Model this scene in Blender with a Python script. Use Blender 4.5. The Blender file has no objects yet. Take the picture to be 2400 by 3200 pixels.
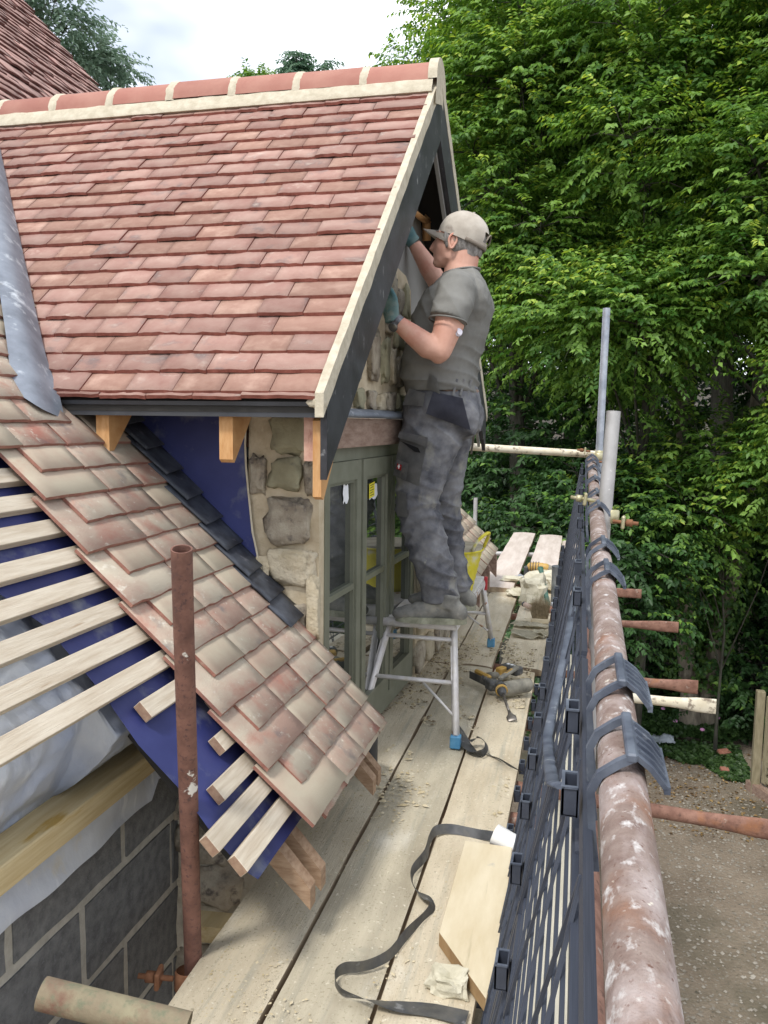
import bpy, bmesh, math, random
import numpy as np
from mathutils import Vector, Matrix, noise, Euler
random.seed(7); RNG = np.random.default_rng(11)
R = math.radians
scene = bpy.context.scene
COL = scene.collection
# ------------------------------------------------------------------ camera
cam = bpy.data.cameras.new('camera'); camo = bpy.data.objects.new('camera', cam); COL.objects.link(camo)
camo.matrix_world = Matrix(((0.973, -0.038, 0.229, 0), (0.232, 0.104, -0.967, 0), (0.013, 0.994, 0.110, 1.3), (0, 0, 0, 1)))
cx_ = Vector((0.973, 0.232, 0.013)).normalized(); cz_ = Vector((0.229, -0.967, 0.110)); cz_ = (cz_ - cx_*cz_.dot(cx_)).normalized(); cy_ = cz_.cross(cx_)
camo.matrix_world = Matrix(((cx_.x, cy_.x, cz_.x, 0), (cx_.y, cy_.y, cz_.y, 0), (cx_.z, cy_.z, cz_.z, 1.3), (0, 0, 0, 1)))
cam.sensor_fit = 'HORIZONTAL'; cam.sensor_width = 36; cam.lens = 38.25; cam.clip_start = .05; cam.clip_end = 900
scene.camera = camo
# ------------------------------------------------------------------ world, sun, exposure
SUN_EL, SUN_AZ = 58, 200
w = bpy.data.worlds.new('World'); scene.world = w; w.use_nodes = True
nt = w.node_tree; N = nt.nodes; Lk = nt.links; N.clear()
out = N.new('ShaderNodeOutputWorld'); bg = N.new('ShaderNodeBackground'); bg.inputs[1].default_value = .1
sky = N.new('ShaderNodeTexSky'); sky.sky_type = 'NISHITA'; sky.sun_disc = False
sky.sun_elevation = R(SUN_EL); sky.sun_rotation = R(SUN_AZ)
tc = N.new('ShaderNodeTexCoord'); mp = N.new('ShaderNodeMapping'); mp.inputs['Scale'].default_value = (1, 1, 2.0); mp.inputs['Location'].default_value = (.35, .1, .4)
nz = N.new('ShaderNodeTexNoise'); nz.inputs['Scale'].default_value = 2.1; nz.inputs['Detail'].default_value = 5; nz.inputs['Roughness'].default_value = .5
cr = N.new('ShaderNodeValToRGB'); cr.color_ramp.elements[0].position = .36; cr.color_ramp.elements[0].color = (.45, .45, .45, 1); cr.color_ramp.elements[1].position = .6; cr.color_ramp.elements[1].color = (1, 1, 1, 1)
nz2 = N.new('ShaderNodeTexNoise'); nz2.inputs['Scale'].default_value = 3.3; nz2.inputs['Detail'].default_value = 4
cr2 = N.new('ShaderNodeValToRGB'); cr2.color_ramp.elements[0].position = .35; cr2.color_ramp.elements[0].color = (4.6, 5.1, 6.0, 1); cr2.color_ramp.elements[1].position = .6; cr2.color_ramp.elements[1].color = (10.6, 10.7, 10.9, 1)
mx = N.new('ShaderNodeMixRGB')
Lk.new(tc.outputs['Generated'], mp.inputs[0]); Lk.new(mp.outputs[0], nz.inputs[0]); Lk.new(mp.outputs[0], nz2.inputs[0]); Lk.new(nz.outputs[0], cr.inputs[0]); Lk.new(nz2.outputs[0], cr2.inputs[0])
Lk.new(cr.outputs[0], mx.inputs[0]); Lk.new(sky.outputs[0], mx.inputs[1]); Lk.new(cr2.outputs[0], mx.inputs[2]); Lk.new(mx.outputs[0], bg.inputs[0]); Lk.new(bg.outputs[0], out.inputs[0])
sl = bpy.data.lights.new('sun', 'SUN'); sl.energy = 1.5; sl.angle = R(10); sl.color = (1, .965, .91)
so = bpy.data.objects.new('sun', sl); COL.objects.link(so)
so.rotation_euler = Euler((R(90-SUN_EL), 0, R(180-SUN_AZ)))
so.location = (0, 0, 20)
scene.view_settings.view_transform = 'Standard'; scene.view_settings.look = 'None'; scene.view_settings.exposure = 0.92; scene.view_settings.gamma = 1
scene.view_settings.use_curve_mapping = False
scene.render.engine = 'CYCLES'
scene.cycles.max_bounces = 6; scene.cycles.diffuse_bounces = 3; scene.cycles.transparent_max_bounces = 6

# ------------------------------------------------------------------ materials
def nn(nt, t, **k):
    n = nt.nodes.new(t)
    for a, b in k.items(): setattr(n, a, b)
    return n
def mat(name, c1, c2=None, scale=8., lo=.35, hi=.65, rough=.8, bump=0., bscale=60., stretch=(1, 1, 1), bstretch=None, rnd=0., extra=(), metal=0., spec=.5, trans=0., attr=False, bdist=.004, coat=0.):
    m = bpy.data.materials.new(name); m.use_nodes = True; t = m.node_tree; L = t.links
    b = t.nodes['Principled BSDF']; b.inputs['Roughness'].default_value = rough; b.inputs['Metallic'].default_value = metal
    b.inputs['Specular IOR Level'].default_value = spec
    if trans: b.inputs['Transmission Weight'].default_value = trans
    if coat: b.inputs['Coat Weight'].default_value = coat
    if c2 is None: c2 = c1
    tcn = nn(t, 'ShaderNodeTexCoord'); oi = nn(t, 'ShaderNodeObjectInfo')
    mu = nn(t, 'ShaderNodeVectorMath', operation='SCALE'); mu.inputs[0].default_value = (37., 53., 71.); L.new(oi.outputs['Random'], mu.inputs['Scale'])
    ad = nn(t, 'ShaderNodeVectorMath', operation='ADD'); L.new(tcn.outputs['Object'], ad.inputs[0]); L.new(mu.outputs[0], ad.inputs[1])
    def noi(sc, st, det=7.):
        mpn = nn(t, 'ShaderNodeMapping'); mpn.inputs['Scale'].default_value = st; L.new(ad.outputs[0], mpn.inputs[0])
        n = nn(t, 'ShaderNodeTexNoise'); n.inputs['Scale'].default_value = sc; n.inputs['Detail'].default_value = det; n.inputs['Roughness'].default_value = .6; L.new(mpn.outputs[0], n.inputs[0]); return n.outputs[0]
    def ramp(src, a, bb, lo, hi):
        r = nn(t, 'ShaderNodeValToRGB'); e = r.color_ramp.elements; e[0].position = lo; e[1].position = hi; e[0].color = (*a, 1); e[1].color = (*bb, 1); L.new(src, r.inputs[0]); return r.outputs[0]
    col = ramp(noi(scale, stretch), c1, c2, lo, hi)
    for ex in extra:
        c, s, l, h = ex[:4]; st = ex[4] if len(ex) > 4 else (1, 1, 1)
        mxx = nn(t, 'ShaderNodeMixRGB')
        if len(ex) > 5:      # a thin line where the noise crosses the middle: cracks
            sb = nn(t, 'ShaderNodeMath', operation='SUBTRACT'); L.new(noi(s, st, 4.), sb.inputs[0]); sb.inputs[1].default_value = .5
            ab = nn(t, 'ShaderNodeMath', operation='ABSOLUTE'); L.new(sb.outputs[0], ab.inputs[0]); msk = ramp(ab.outputs[0], (1, 1, 1), (0, 0, 0), l, h)
            gt_ = ramp(noi(s*.6, (1, .5, 1), 3.), (0, 0, 0), (1, 1, 1), .44, .50); ml = nn(t, 'ShaderNodeMath', operation='MULTIPLY'); L.new(msk, ml.inputs[0]); L.new(gt_, ml.inputs[1]); L.new(ml.outputs[0], mxx.inputs[0])
        else: L.new(ramp(noi(s, st), (0, 0, 0), (1, 1, 1), l, h), mxx.inputs[0]); L.new(col, mxx.inputs[1]); mxx.inputs[2].default_value = (*c, 1); col = mxx.outputs[0]
    if rnd or attr:
        hs = nn(t, 'ShaderNodeHueSaturation'); mr = nn(t, 'ShaderNodeMapRange'); mr.inputs[3].default_value = 1-rnd; mr.inputs[4].default_value = 1+rnd
        if attr:
            at = nn(t, 'ShaderNodeAttribute'); at.attribute_name = 'tint'; L.new(at.outputs['Fac'], mr.inputs[0])
        else: L.new(oi.outputs['Random'], mr.inputs[0])
        L.new(mr.outputs[0], hs.inputs['Value']); L.new(col, hs.inputs['Color']); col = hs.outputs[0]
    L.new(col, b.inputs['Base Color'])
    if bump:
        bn = nn(t, 'ShaderNodeBump'); bn.inputs['Strength'].default_value = bump; bn.inputs['Distance'].default_value = bdist
        L.new(noi(bscale, bstretch or stretch, 9.), bn.inputs['Height']); L.new(bn.outputs[0], b.inputs['Normal'])
    return m
def leafmat(name, c1, c2, rnd=.35, tr=.35):
    m = bpy.data.materials.new(name); m.use_nodes = True; t = m.node_tree; L = t.links; t.nodes.clear()
    o = nn(t, 'ShaderNodeOutputMaterial'); at = nn(t, 'ShaderNodeAttribute'); at.attribute_name = 'tint'
    r = nn(t, 'ShaderNodeValToRGB'); e = r.color_ramp.elements; e[0].color = (*c1, 1); e[1].color = (*c2, 1); e[0].position = .05; e[1].position = .95; L.new(at.outputs['Fac'], r.inputs[0])
    p = nn(t, 'ShaderNodeBsdfPrincipled'); p.inputs['Roughness'].default_value = .5; p.inputs['Specular IOR Level'].default_value = .4; L.new(r.outputs[0], p.inputs['Base Color'])
    tl = nn(t, 'ShaderNodeBsdfTranslucent'); hs = nn(t, 'ShaderNodeHueSaturation'); hs.inputs['Hue'].default_value = .485; hs.inputs['Value'].default_value = 1.5; hs.inputs['Saturation'].default_value = 1.1; L.new(r.outputs[0], hs.inputs['Color']); L.new(hs.outputs[0], tl.inputs[0])
    ms = nn(t, 'ShaderNodeMixShader'); ms.inputs[0].default_value = tr; L.new(p.outputs[0], ms.inputs[1]); L.new(tl.outputs[0], ms.inputs[2]); L.new(ms.outputs[0], o.inputs[0])
    return m

M = {}
M['tile_a'] = mat('clay_tile_top', (.30, .158, .128), (.40, .262, .215), 11, .3, .7, .85, .45, 260, rnd=.17, extra=(((.14, .12, .12), 8, .57, .74), ((.55, .41, .34), 16, .60, .8)))
M['tile_b'] = mat('clay_tile_smooth', (.29, .158, .118), (.35, .21, .16), 30, .3, .7, .85, .2, 400, rnd=.14, extra=(((.56, .38, .30), 10, .5, .85),))
M['tile_edge'] = mat('clay_tile_edge', (.22, .07, .05), (.33, .12, .09), 40, rough=.9, bump=.4, bscale=200, rnd=.1)
M['dtile_a'] = mat('dusty_tile_top', (.38, .25, .195), (.46, .40, .31), 6, .35, .62, .9, .5, 240, rnd=.13, extra=(((.38, .17, .125), 7, .52, .70), ((.17, .16, .16), 11, .60, .80), ((.58, .53, .44), 40, .60, .72)))
M['dtile_b'] = mat('dusty_tile_smooth', (.46, .40, .30), (.40, .29, .22), 5, .4, .66, .9, .2, 300, rnd=.08, extra=(((.42, .22, .17), 7, .62, .8),))
M['dtile_edge'] = mat('dusty_tile_edge', (.24, .10, .075), (.34, .17, .125), 30, rough=.9, bump=.4, bscale=200, extra=(((.45, .36, .28), 25, .6, .8),))
M['old_tile'] = mat('upper_roof_tile', (.34, .19, .16), (.46, .29, .25), 10, rough=.85, bump=.2, bscale=200, rnd=.22)
M['old_edge'] = mat('upper_roof_tile_edge', (.10, .035, .03), (.15, .06, .05), 20, rough=.9)
M['ridge'] = mat('ridge_clay', (.33, .13, .095), (.40, .19, .14), 6, rough=.75, bump=.15, bscale=150, rnd=.12, extra=(((.12, .10, .10), 5, .60, .74),))
M['mortar'] = mat('cream_mortar', (.46, .405, .30), (.60, .54, .42), 25, rough=.95, bump=.6, bscale=120)
M['mortar_old'] = mat('lime_mortar', (.48, .39, .26), (.62, .53, .38), 14, rough=.95, bump=.9, bscale=90, extra=(((.33, .25, .16), 9, .6, .8),))
M['lead'] = mat('lead_sheet', (.17, .19, .225), (.28, .31, .36), 9, rough=.5, bump=.15, bscale=30, metal=.35, extra=(((.58, .62, .66), 14, .58, .72), ((.10, .08, .06), 16, .70, .74)))
M['black_board'] = mat('black_barge_board', (.022, .022, .026), (.05, .052, .06), 6, rough=.5, bump=.1, bscale=80, extra=(((.34, .34, .34), 13, .63, .74, (1, 2.4, 1.2)), ((.012, .012, .014), 7, .5, .7),))
M['black_fascia'] = mat('black_fascia', (.035, .037, .042), (.055, .058, .065), 5, rough=.45, extra=(((.12, .12, .12), 20, .66, .9),))
M['soaker'] = mat('black_soaker', (.02, .022, .03), (.07, .08, .10), 14, rough=.5, bump=.2, bscale=60, extra=(((.22, .22, .25), 22, .62, .8),))
M['fresh_timber'] = mat('fresh_timber', (.50, .25, .09), (.62, .36, .16), 12, rough=.7, bump=.2, bscale=30, stretch=(6, 1, 1.5), bstretch=(30, 4, 4))
M['aged_timber'] = mat('aged_timber', (.26, .16, .095), (.38, .26, .17), 12, rough=.8, bump=.3, bscale=30, stretch=(2, 3, 8))
M['batten'] = mat('sawn_batten', (.47, .39, .29), (.60, .53, .42), 10, rough=.85, bump=.35, bscale=40, stretch=(9, .7, 9), bstretch=(10, .5, 10), rnd=.08, extra=(((.34, .24, .15), 60, .66, .76, (1, .06, 1)), ((.12, .07, .04), 5, .78, .80)))
M['batten_end'] = mat('batten_end_grain', (.25, .15, .10), (.36, .24, .16), 60, rough=.9)
M['plate'] = mat('yellow_wall_plate', (.48, .36, .18), (.60, .49, .28), 10, rough=.75, bump=.3, bscale=30, stretch=(6, .5, 9), bstretch=(6, .5, 12), extra=(((.42, .27, .07), 30, .60, .68, (.6, .12, 1)),))
M['membrane'] = mat('blue_membrane', (.020, .026, .115), (.038, .048, .175), 3, rough=.55, bump=.2, bscale=12, extra=(((.24, .26, .28), 8, .55, .86),))
M['board'] = mat('dusty_scaffold_board', (.48, .405, .285), (.64, .565, .425), 5, .32, .68, .9, .9, 45, stretch=(3, .6, 3), bstretch=(7, .35, 7), rnd=.09,
                 extra=(((.36, .34, .27), 30, .55, .75, (1, .05, 1)), ((.28, .27, .22), 3.2, .62, .8), ((.70, .66, .56), 5, .6, .8, (1, .5, 1)), ((.13, .10, .07), 4, .012, .034, (1.8, .12, 1), 'L'), ((.24, .19, .13), 7, .015, .06, (3, .10, 1), 'L'), ((.20, .14, .09), 6, .72, .78, (1, .6, 1)), ((.33, .29, .20), 130, .58, .68), ((.70, .65, .52), 70, .62, .7)))
M['board_grey'] = mat('greyed_scaffold_board', (.41, .36, .265), (.57, .51, .38), 5, .32, .68, .9, .9, 45, stretch=(3, .6, 3), bstretch=(7, .35, 7), rnd=.09,
                 extra=(((.36, .34, .27), 30, .55, .75, (1, .05, 1)), ((.28, .27, .22), 3.2, .62, .8), ((.70, .66, .56), 5, .6, .8, (1, .5, 1)), ((.13, .10, .07), 4, .012, .034, (1.8, .12, 1), 'L'), ((.24, .19, .13), 7, .015, .06, (3, .10, 1), 'L'), ((.20, .14, .09), 6, .72, .78, (1, .6, 1)), ((.33, .29, .20), 130, .58, .68), ((.70, .65, .52), 70, .62, .7)))
M['board_far'] = mat('pale_scaffold_board', (.50, .42, .36), (.64, .56, .50), 6, rough=.9, bump=.4, bscale=45, stretch=(3, .4, 3), bstretch=(7, .3, 7), extra=(((.15, .11, .10), 5, .015, .04, (2, .10, 1), 'L'),))
M['board_edge'] = mat('board_edge', (.20, .14, .09), (.38, .30, .20), 20, rough=.9, bump=.5, bscale=40, stretch=(1, .2, 1))
M['cream_board'] = mat('cream_board', (.60, .55, .42), (.70, .66, .54), 8, rough=.85, bump=.3, bscale=40, stretch=(4, .3, 4), extra=(((.2, .17, .1), 10, .7, .72, (2, .1, 1)),))
M['rust'] = mat('rusty_tube', (.17, .08, .055), (.29, .155, .11), 25, rough=.8, bump=.4, bscale=180, extra=(((.10, .05, .035), 60, .58, .7), ((.30, .13, .06), 10, .6, .75), ((.46, .40, .34), 22, .62, .74)))
M['rust_rail'] = mat('worn_handrail', (.165, .105, .085), (.30, .235, .20), 40, .3, .7, rough=.7, bump=.6, bscale=260, extra=(((.25, .115, .06), 6, .56, .70), ((.47, .40, .38), 13, .48, .72, (1.4, .8, 1)), ((.60, .57, .55), 60, .56, .70, (1.3, .8, 1)), ((.70, .68, .64), 24, .66, .74), ((.14, .07, .05), 160, .60, .70), ((.78, .74, .62), 45, .68, .76)))
M['rust_post'] = mat('rusty_post', (.12, .055, .04), (.22, .105, .075), 20, rough=.8, bump=.5, bscale=160, extra=(((.09, .045, .04), 90, .55, .68), ((.72, .68, .60), 9, .64, .66)))
M['galv'] = mat('galvanised_tube', (.34, .33, .32), (.48, .47, .46), 10, rough=.5, metal=.25, bump=.1, bscale=80, extra=(((.66, .64, .62), 18, .64, .68),))
M['galv_blue'] = mat('galvanised_blue_tube', (.26, .29, .34), (.42, .45, .50), 12, rough=.45, metal=.35, extra=(((.30, .24, .19), 14, .6, .7),))
M['cream_tube'] = mat('cream_painted_tube', (.66, .58, .42), (.78, .72, .58), 12, rough=.7, extra=(((.25, .20, .15), 28, .56, .66),))
M['moss_tube'] = mat('mossy_tube', (.20, .15, .10), (.27, .24, .15), 14, rough=.85, bump=.4, bscale=150, extra=(((.17, .09, .06), 12, .50, .66), ((.15, .16, .10), 60, .5, .7)))
M['plastic'] = mat('navy_plastic', (.030, .036, .052), (.05, .058, .08), 12, rough=.5, extra=(((.30, .31, .33), 22, .68, .85),))
M['hook'] = mat('grey_plastic_hook', (.045, .055, .08), (.12, .14, .175), 20, rough=.5, extra=(((.42, .44, .46), 30, .62, .85),))
M['gold_coupler'] = mat('zinc_coupler', (.42, .38, .20), (.56, .52, .36), 30, rough=.45, metal=.5, extra=(((.40, .16, .06), 20, .66, .74),))
M['rust_bolt'] = mat('orange_rusty_bolt', (.20, .085, .04), (.30, .14, .07), 50, rough=.85)
M['block'] = mat('dark_concrete_block', (.10, .10, .10), (.185, .185, .18), 30, rough=.95, bump=1, bscale=160, rnd=.12, extra=(((.16, .165, .17), 140, .56, .66), ((.19, .24, .26), 3, .66, .85)))
M['block_mortar'] = mat('grey_block_mortar', (.34, .32, .27), (.46, .43, .37), 30, rough=.95, bump=.8, bscale=90)
M['render_wet'] = mat('rubble_mortar', (.42, .37, .28), (.56, .51, .41), 16, rough=.95, bump=1, bscale=80, bdist=.01, extra=(((.26, .22, .15), 7, .55, .7), ((.16, .15, .13), 3, .56, .66)))
M['stone_a'] = mat('brown_sandstone', (.26, .215, .16), (.46, .41, .32), 14, rough=.95, bump=1, bscale=70, bdist=.008, rnd=.18, extra=(((.13, .11, .095), 22, .56, .68), ((.46, .40, .29), 11, .62, .78)))
M['stone_b'] = mat('greenish_sandstone', (.26, .24, .155), (.36, .34, .23), 12, rough=.95, bump=.8, bscale=90, rnd=.12, extra=(((.16, .15, .12), 20, .62, .75),))
M['stone_c'] = mat('cream_stone', (.44, .37, .25), (.60, .53, .40), 12, rough=.95, bump=1, bscale=70, bdist=.008, rnd=.1, extra=(((.28, .22, .15), 18, .6, .72),))
M['dust_stone'] = mat('pale_dusty_stone', (.50, .46, .34), (.66, .62, .49), 14, rough=.95, bump=.8, bscale=60, bdist=.006, extra=(((.30, .27, .17), 9, .6, .72),))
M['frame'] = mat('olive_window_frame', (.155, .16, .115), (.20, .205, .155), 10, rough=.45, extra=(((.42, .40, .33), 25, .68, .9),))
M['oak_lintel'] = mat('weathered_oak_lintel', (.20, .125, .09), (.31, .22, .17), 12, rough=.85, bump=.5, bscale=40, stretch=(4, 1, 4), bstretch=(6, .7, 6), extra=(((.08, .05, .04), 30, .66, .74, (1, .15, 1)), ((.45, .40, .34), 20, .64, .8)))
M['grey_panel'] = mat('grey_cement_panel', (.24, .235, .22), (.29, .285, .27), 3, rough=.8)
M['glass'] = mat('window_glass', (.03, .035, .03), rough=.02, spec=1.0, coat=1.0); M['glass'].node_tree.nodes['Principled BSDF'].inputs['IOR'].default_value = 1.9
M['white_mark'] = mat('torn_white_label', (.75, .76, .78), (.85, .86, .88), 10, rough=.6)
M['yellow_label'] = mat('yellow_label', (.80, .70, .04), rough=.6)
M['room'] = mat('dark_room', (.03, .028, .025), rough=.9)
M['alu'] = mat('splashed_aluminium', (.60, .57, .55), (.78, .75, .73), 14, rough=.5, metal=.12, bump=.1, bscale=60, extra=(((.42, .24, .15), 12, .64, .66), ((.60, .55, .44), 16, .5, .75)))
M['blue_foot'] = mat('blue_rubber_foot', (.05, .22, .42), (.12, .32, .5), 20, rough=.6, extra=(((.5, .48, .4), 30, .62, .8),))
M['red_latch'] = mat('red_latch', (.45, .02, .03), (.55, .05, .06), 20, rough=.5)
M['yellow_tub'] = mat('yellow_tub', (.72, .62, .03), (.80, .70, .08), 10, rough=.5, extra=(((.72, .70, .58), 8, .56, .66),))
M['tub_in'] = mat('tub_inside', (.36, .32, .24), (.50, .46, .36), 10, rough=.9)
M['polythene'] = mat('polythene_sheet', (.42, .45, .52), (.60, .63, .67), 5, rough=.28, bump=.35, bscale=6, stretch=(1, 1, .5), bdist=.03, spec=.6, extra=(((.80, .82, .84), 10, .60, .74, (.6, 3, .5)), ((.36, .42, .56), 3, .5, .72), ((.60, .55, .44), 8, .62, .8)))
M['sheet_grey'] = mat('grey_plastic_sheet', (.42, .46, .50), (.56, .60, .64), 4, rough=.45, bump=.5, bscale=5, bdist=.03)
M['strip'] = mat('flashing_strip', (.085, .09, .095), (.17, .175, .185), 14, rough=.45, bump=.2, bscale=60, extra=(((.45, .46, .48), 20, .62, .7), ((.30, .28, .23), 8, .5, .75)))
M['white_pipe'] = mat('white_plastic_pipe', (.66, .66, .64), (.76, .76, .75), 8, rough=.4)
M['offcut'] = mat('dusty_offcut_board', (.56, .47, .31), (.66, .58, .42), 7, rough=.9, bump=.35, bscale=45, stretch=(2, .5, 2), bstretch=(7, .4, 7), extra=(((.26, .27, .29), 6, .66, .8), ((.45, .38, .25), 40, .62, .72, (1, .06, 1))))
M['offcut_edge'] = mat('offcut_saw_cut', (.30, .18, .08), (.38, .25, .12), 30, rough=.85)
M['brown_chip'] = mat('brown_chips', (.13, .095, .055), (.30, .24, .15), 30, rough=.95)
M['debris'] = mat('mortar_crumbs', (.42, .34, .20), (.62, .54, .38), 30, rough=.95)
M['yellow_tool'] = mat('yellow_tool_plastic', (.42, .26, .07), (.55, .34, .08), 20, rough=.5, extra=(((.45, .40, .30), 20, .58, .8),))
M['black_tool'] = mat('black_tool_rubber', (.04, .042, .045), (.09, .09, .09), 20, rough=.6, extra=(((.30, .28, .23), 20, .56, .8),))
M['dusty_tool'] = mat('dusty_tool_body', (.13, .125, .105), (.27, .255, .21), 16, rough=.8, extra=(((.34, .32, .26), 10, .55, .75),))
M['steel'] = mat('tool_steel', (.13, .12, .11), (.22, .20, .18), 30, rough=.4, metal=.6)
M['tin'] = mat('dull_metal_tube', (.17, .19, .22), (.32, .34, .36), 16, rough=.4, metal=.5, extra=(((.5, .5, .48), 24, .6, .75),))
M['green_handle'] = mat('green_handle', (.03, .10, .075), (.06, .15, .11), 20, rough=.5)
M['wood_handle'] = mat('pinkish_wood_handle', (.42, .30, .24), (.55, .42, .34), 20, rough=.7)
M['bristle'] = mat('brush_bristle', (.24, .18, .10), (.42, .34, .22), 60, rough=.95)
M['blackpipe'] = mat('black_drain_pipe', (.025, .026, .028), (.05, .05, .055), 10, rough=.5)
# person
M['skin'] = mat('skin', (.60, .315, .235), (.70, .41, .31), 12, rough=.55, bump=.15, bscale=200, extra=(((.62, .24, .17), 9, .54, .75),), spec=.35)
M['skin_arm'] = M['skin']
M['hair'] = mat('grey_hair', (.16, .145, .13), (.36, .34, .32), 90, rough=.8, stretch=(1, 1, .3), bump=.8, bscale=200)
M['cap'] = mat('beige_cap', (.42, .37, .31), (.56, .51, .44), 14, rough=.9, bump=.3, bscale=600, extra=(((.16, .12, .10), 10, .62, .78),))
M['cap_trim'] = mat('cap_seam', (.22, .185, .15), rough=.9)
M['shirt'] = mat('grey_tshirt', (.16, .156, .142), (.23, .226, .208), 5, rough=.95, bump=.25, bscale=700, extra=(((.28, .27, .23), 9, .68, .85),))
M['trouser'] = mat('dusty_work_trousers', (.075, .077, .092), (.24, .24, .25), 10, rough=.95, bump=.5, bscale=500, extra=(((.30, .29, .25), 11, .56, .74), ((.42, .40, .33), 20, .66, .76, (1, 1, .5))))
M['pocket'] = mat('trouser_pocket', (.13, .13, .135), (.27, .265, .255), 9, rough=.95, bump=.5, bscale=500, extra=(((.30, .28, .25), 14, .6, .75),))
M['pocket_dark'] = mat('pocket_black', (.018, .018, .02), rough=.9)
M['seat_patch'] = mat('navy_seat_fabric', (.05, .052, .075), (.11, .112, .14), 6, rough=.95, bump=.4, bscale=500, extra=(((.24, .24, .25), 10, .62, .8),))
M['logo_red'] = mat('red_patch', (.55, .02, .025), rough=.6)
M['logo_white'] = mat('white_emblem', (.8, .78, .76), rough=.6)
M['boot'] = mat('dusty_boot', (.13, .13, .12), (.30, .29, .26), 12, rough=.95, bump=.4, bscale=160, extra=(((.36, .34, .27), 12, .55, .75),))
M['sole'] = mat('boot_sole', (.20, .20, .14), (.36, .36, .27), 30, rough=.9)
M['glove'] = mat('teal_glove', (.06, .15, .17), (.17, .25, .24), 14, rough=.85, bump=.5, bscale=150, extra=(((.33, .32, .27), 12, .52, .72),))
M['watch'] = mat('watch_steel', (.05, .05, .055), (.22, .22, .24), 60, rough=.35, metal=.5)
M['sensor'] = mat('white_arm_sensor', (.75, .72, .80), rough=.4)
# outdoors
M['ground'] = mat('gravel_ground', (.15, .115, .08), (.25, .20, .145), 1.3, rough=.98, bump=1, bscale=28, bdist=.03, extra=(((.28, .25, .20), 34, .56, .66), ((.05, .045, .03), 22, .60, .72), ((.09, .08, .05), .5, .5, .65)))
M['tarmac'] = mat('lane_tarmac', (.055, .055, .055), (.085, .083, .08), 3, rough=.95, bump=.5, bscale=40)
M['soil'] = mat('woodland_soil', (.035, .03, .02), (.07, .055, .035), 2, rough=1, bump=1, bscale=10, bdist=.05)
M['pebble'] = mat('gravel_pebble', (.14, .12, .09), (.34, .31, .26), 9, rough=.95)
M['bark'] = mat('grey_bark', (.045, .042, .032), (.10, .095, .075), 9, rough=.95, bump=1, bscale=14, stretch=(2, 2, .5), bdist=.02, extra=(((.07, .10, .035), 3, .56, .7),))
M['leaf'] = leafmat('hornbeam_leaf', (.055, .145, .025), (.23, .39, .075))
M['leaf_lit'] = leafmat('lit_top_leaf', (.25, .40, .05), (.46, .56, .11))  # light on the upper foliage is put into this lighter, yellower leaf colour
M['leaf_dark'] = leafmat('shaded_leaf', (.018, .052, .014), (.055, .13, .032), tr=.2)  # shade under the canopy is put into this darker leaf colour
M['leaf_ivy'] = leafmat('ivy_leaf', (.025, .07, .012), (.09, .17, .03), tr=.2)
M['leaf_cover'] = leafmat('ground_cover_leaf', (.018, .045, .010), (.055, .105, .028), tr=.15)
M['leaf_far'] = leafmat('distant_hazy_leaf', (.13, .20, .14), (.24, .33, .23))  # distance haze is put into this paler, greyer leaf colour
M['conifer'] = leafmat('conifer_needles', (.07, .14, .09), (.13, .22, .13), tr=.3)
M['gate'] = mat('weathered_gate_wood', (.20, .17, .10), (.30, .26, .17), 10, rough=.9, bump=.4, bscale=30, stretch=(3, 3, .6))
M['flower'] = mat('pink_flower', (.55, .25, .45), rough=.8)
M['brick'] = mat('broken_brick', (.26, .10, .065), (.34, .16, .11), 20, rough=.9)

# ------------------------------------------------------------------ helpers
def link(name, me, mats, parent=None, center=True):
    o = bpy.data.objects.new(name, me); COL.objects.link(o)
    if mats is not None:
        for m in (mats if isinstance(mats, (list, tuple)) else [mats]): me.materials.append(M[m] if isinstance(m, str) else m)
    if center and len(me.vertices):
        n = len(me.vertices); a = np.empty(n*3, 'f'); me.vertices.foreach_get('co', a); a = a.reshape(-1, 3)
        c = (a.min(0)+a.max(0))/2; c[2] = a[:, 2].min() if parent is None else c[2]
        me.transform(Matrix.Translation(-Vector(c))); o.location = Vector(c)
    if parent: par(o, parent)
    return o
def par(o, p):
    o.parent = p; o.matrix_parent_inverse = Matrix.Translation(-p.location)   # things are never rotated, so locations stay world locations
def thing(name, label, cat, loc=(0, 0, 0), group=None):
    o = bpy.data.objects.new(name, None); COL.objects.link(o); o.location = loc; o.empty_display_size = .1
    o['label'] = label; o['category'] = cat
    if group: o['group'] = group
    return o
def tag(o, label, cat, group=None, kind=None):
    if label: o['label'] = label
    if cat: o['category'] = cat
    if group: o['group'] = group
    if kind: o['kind'] = kind
    return o
def sharpen(bm, a=.75):
    for e in bm.edges:
        if len(e.link_faces) == 2 and e.calc_face_angle(9) > a: e.smooth = False
def bm_obj(name, bm, mats, parent=None, smooth=False, center=True):
    sharpen(bm); me = bpy.data.meshes.new(name); bm.to_mesh(me); bm.free()
    if smooth: me.polygons.foreach_set('use_smooth', [True]*len(me.polygons))
    return link(name, me, mats, parent, center)
def box(bm, c, s, rot=None, mi=0, bev=0.):
    r = bmesh.ops.create_cube(bm, size=1)['verts']
    m = Matrix.Translation(c) @ (rot.to_4x4() if rot is not None else Matrix.Identity(4)) @ Matrix.Diagonal((*s, 1))
    bmesh.ops.transform(bm, matrix=m, verts=r)
    fs = {f for v in r for f in v.link_faces}
    for f in fs: f.material_index = mi
    if bev:
        es = list({e for v in r for e in v.link_edges}); bmesh.ops.bevel(bm, geom=es, offset=bev, segments=1, affect='EDGES', profile=.5)
    return r
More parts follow.
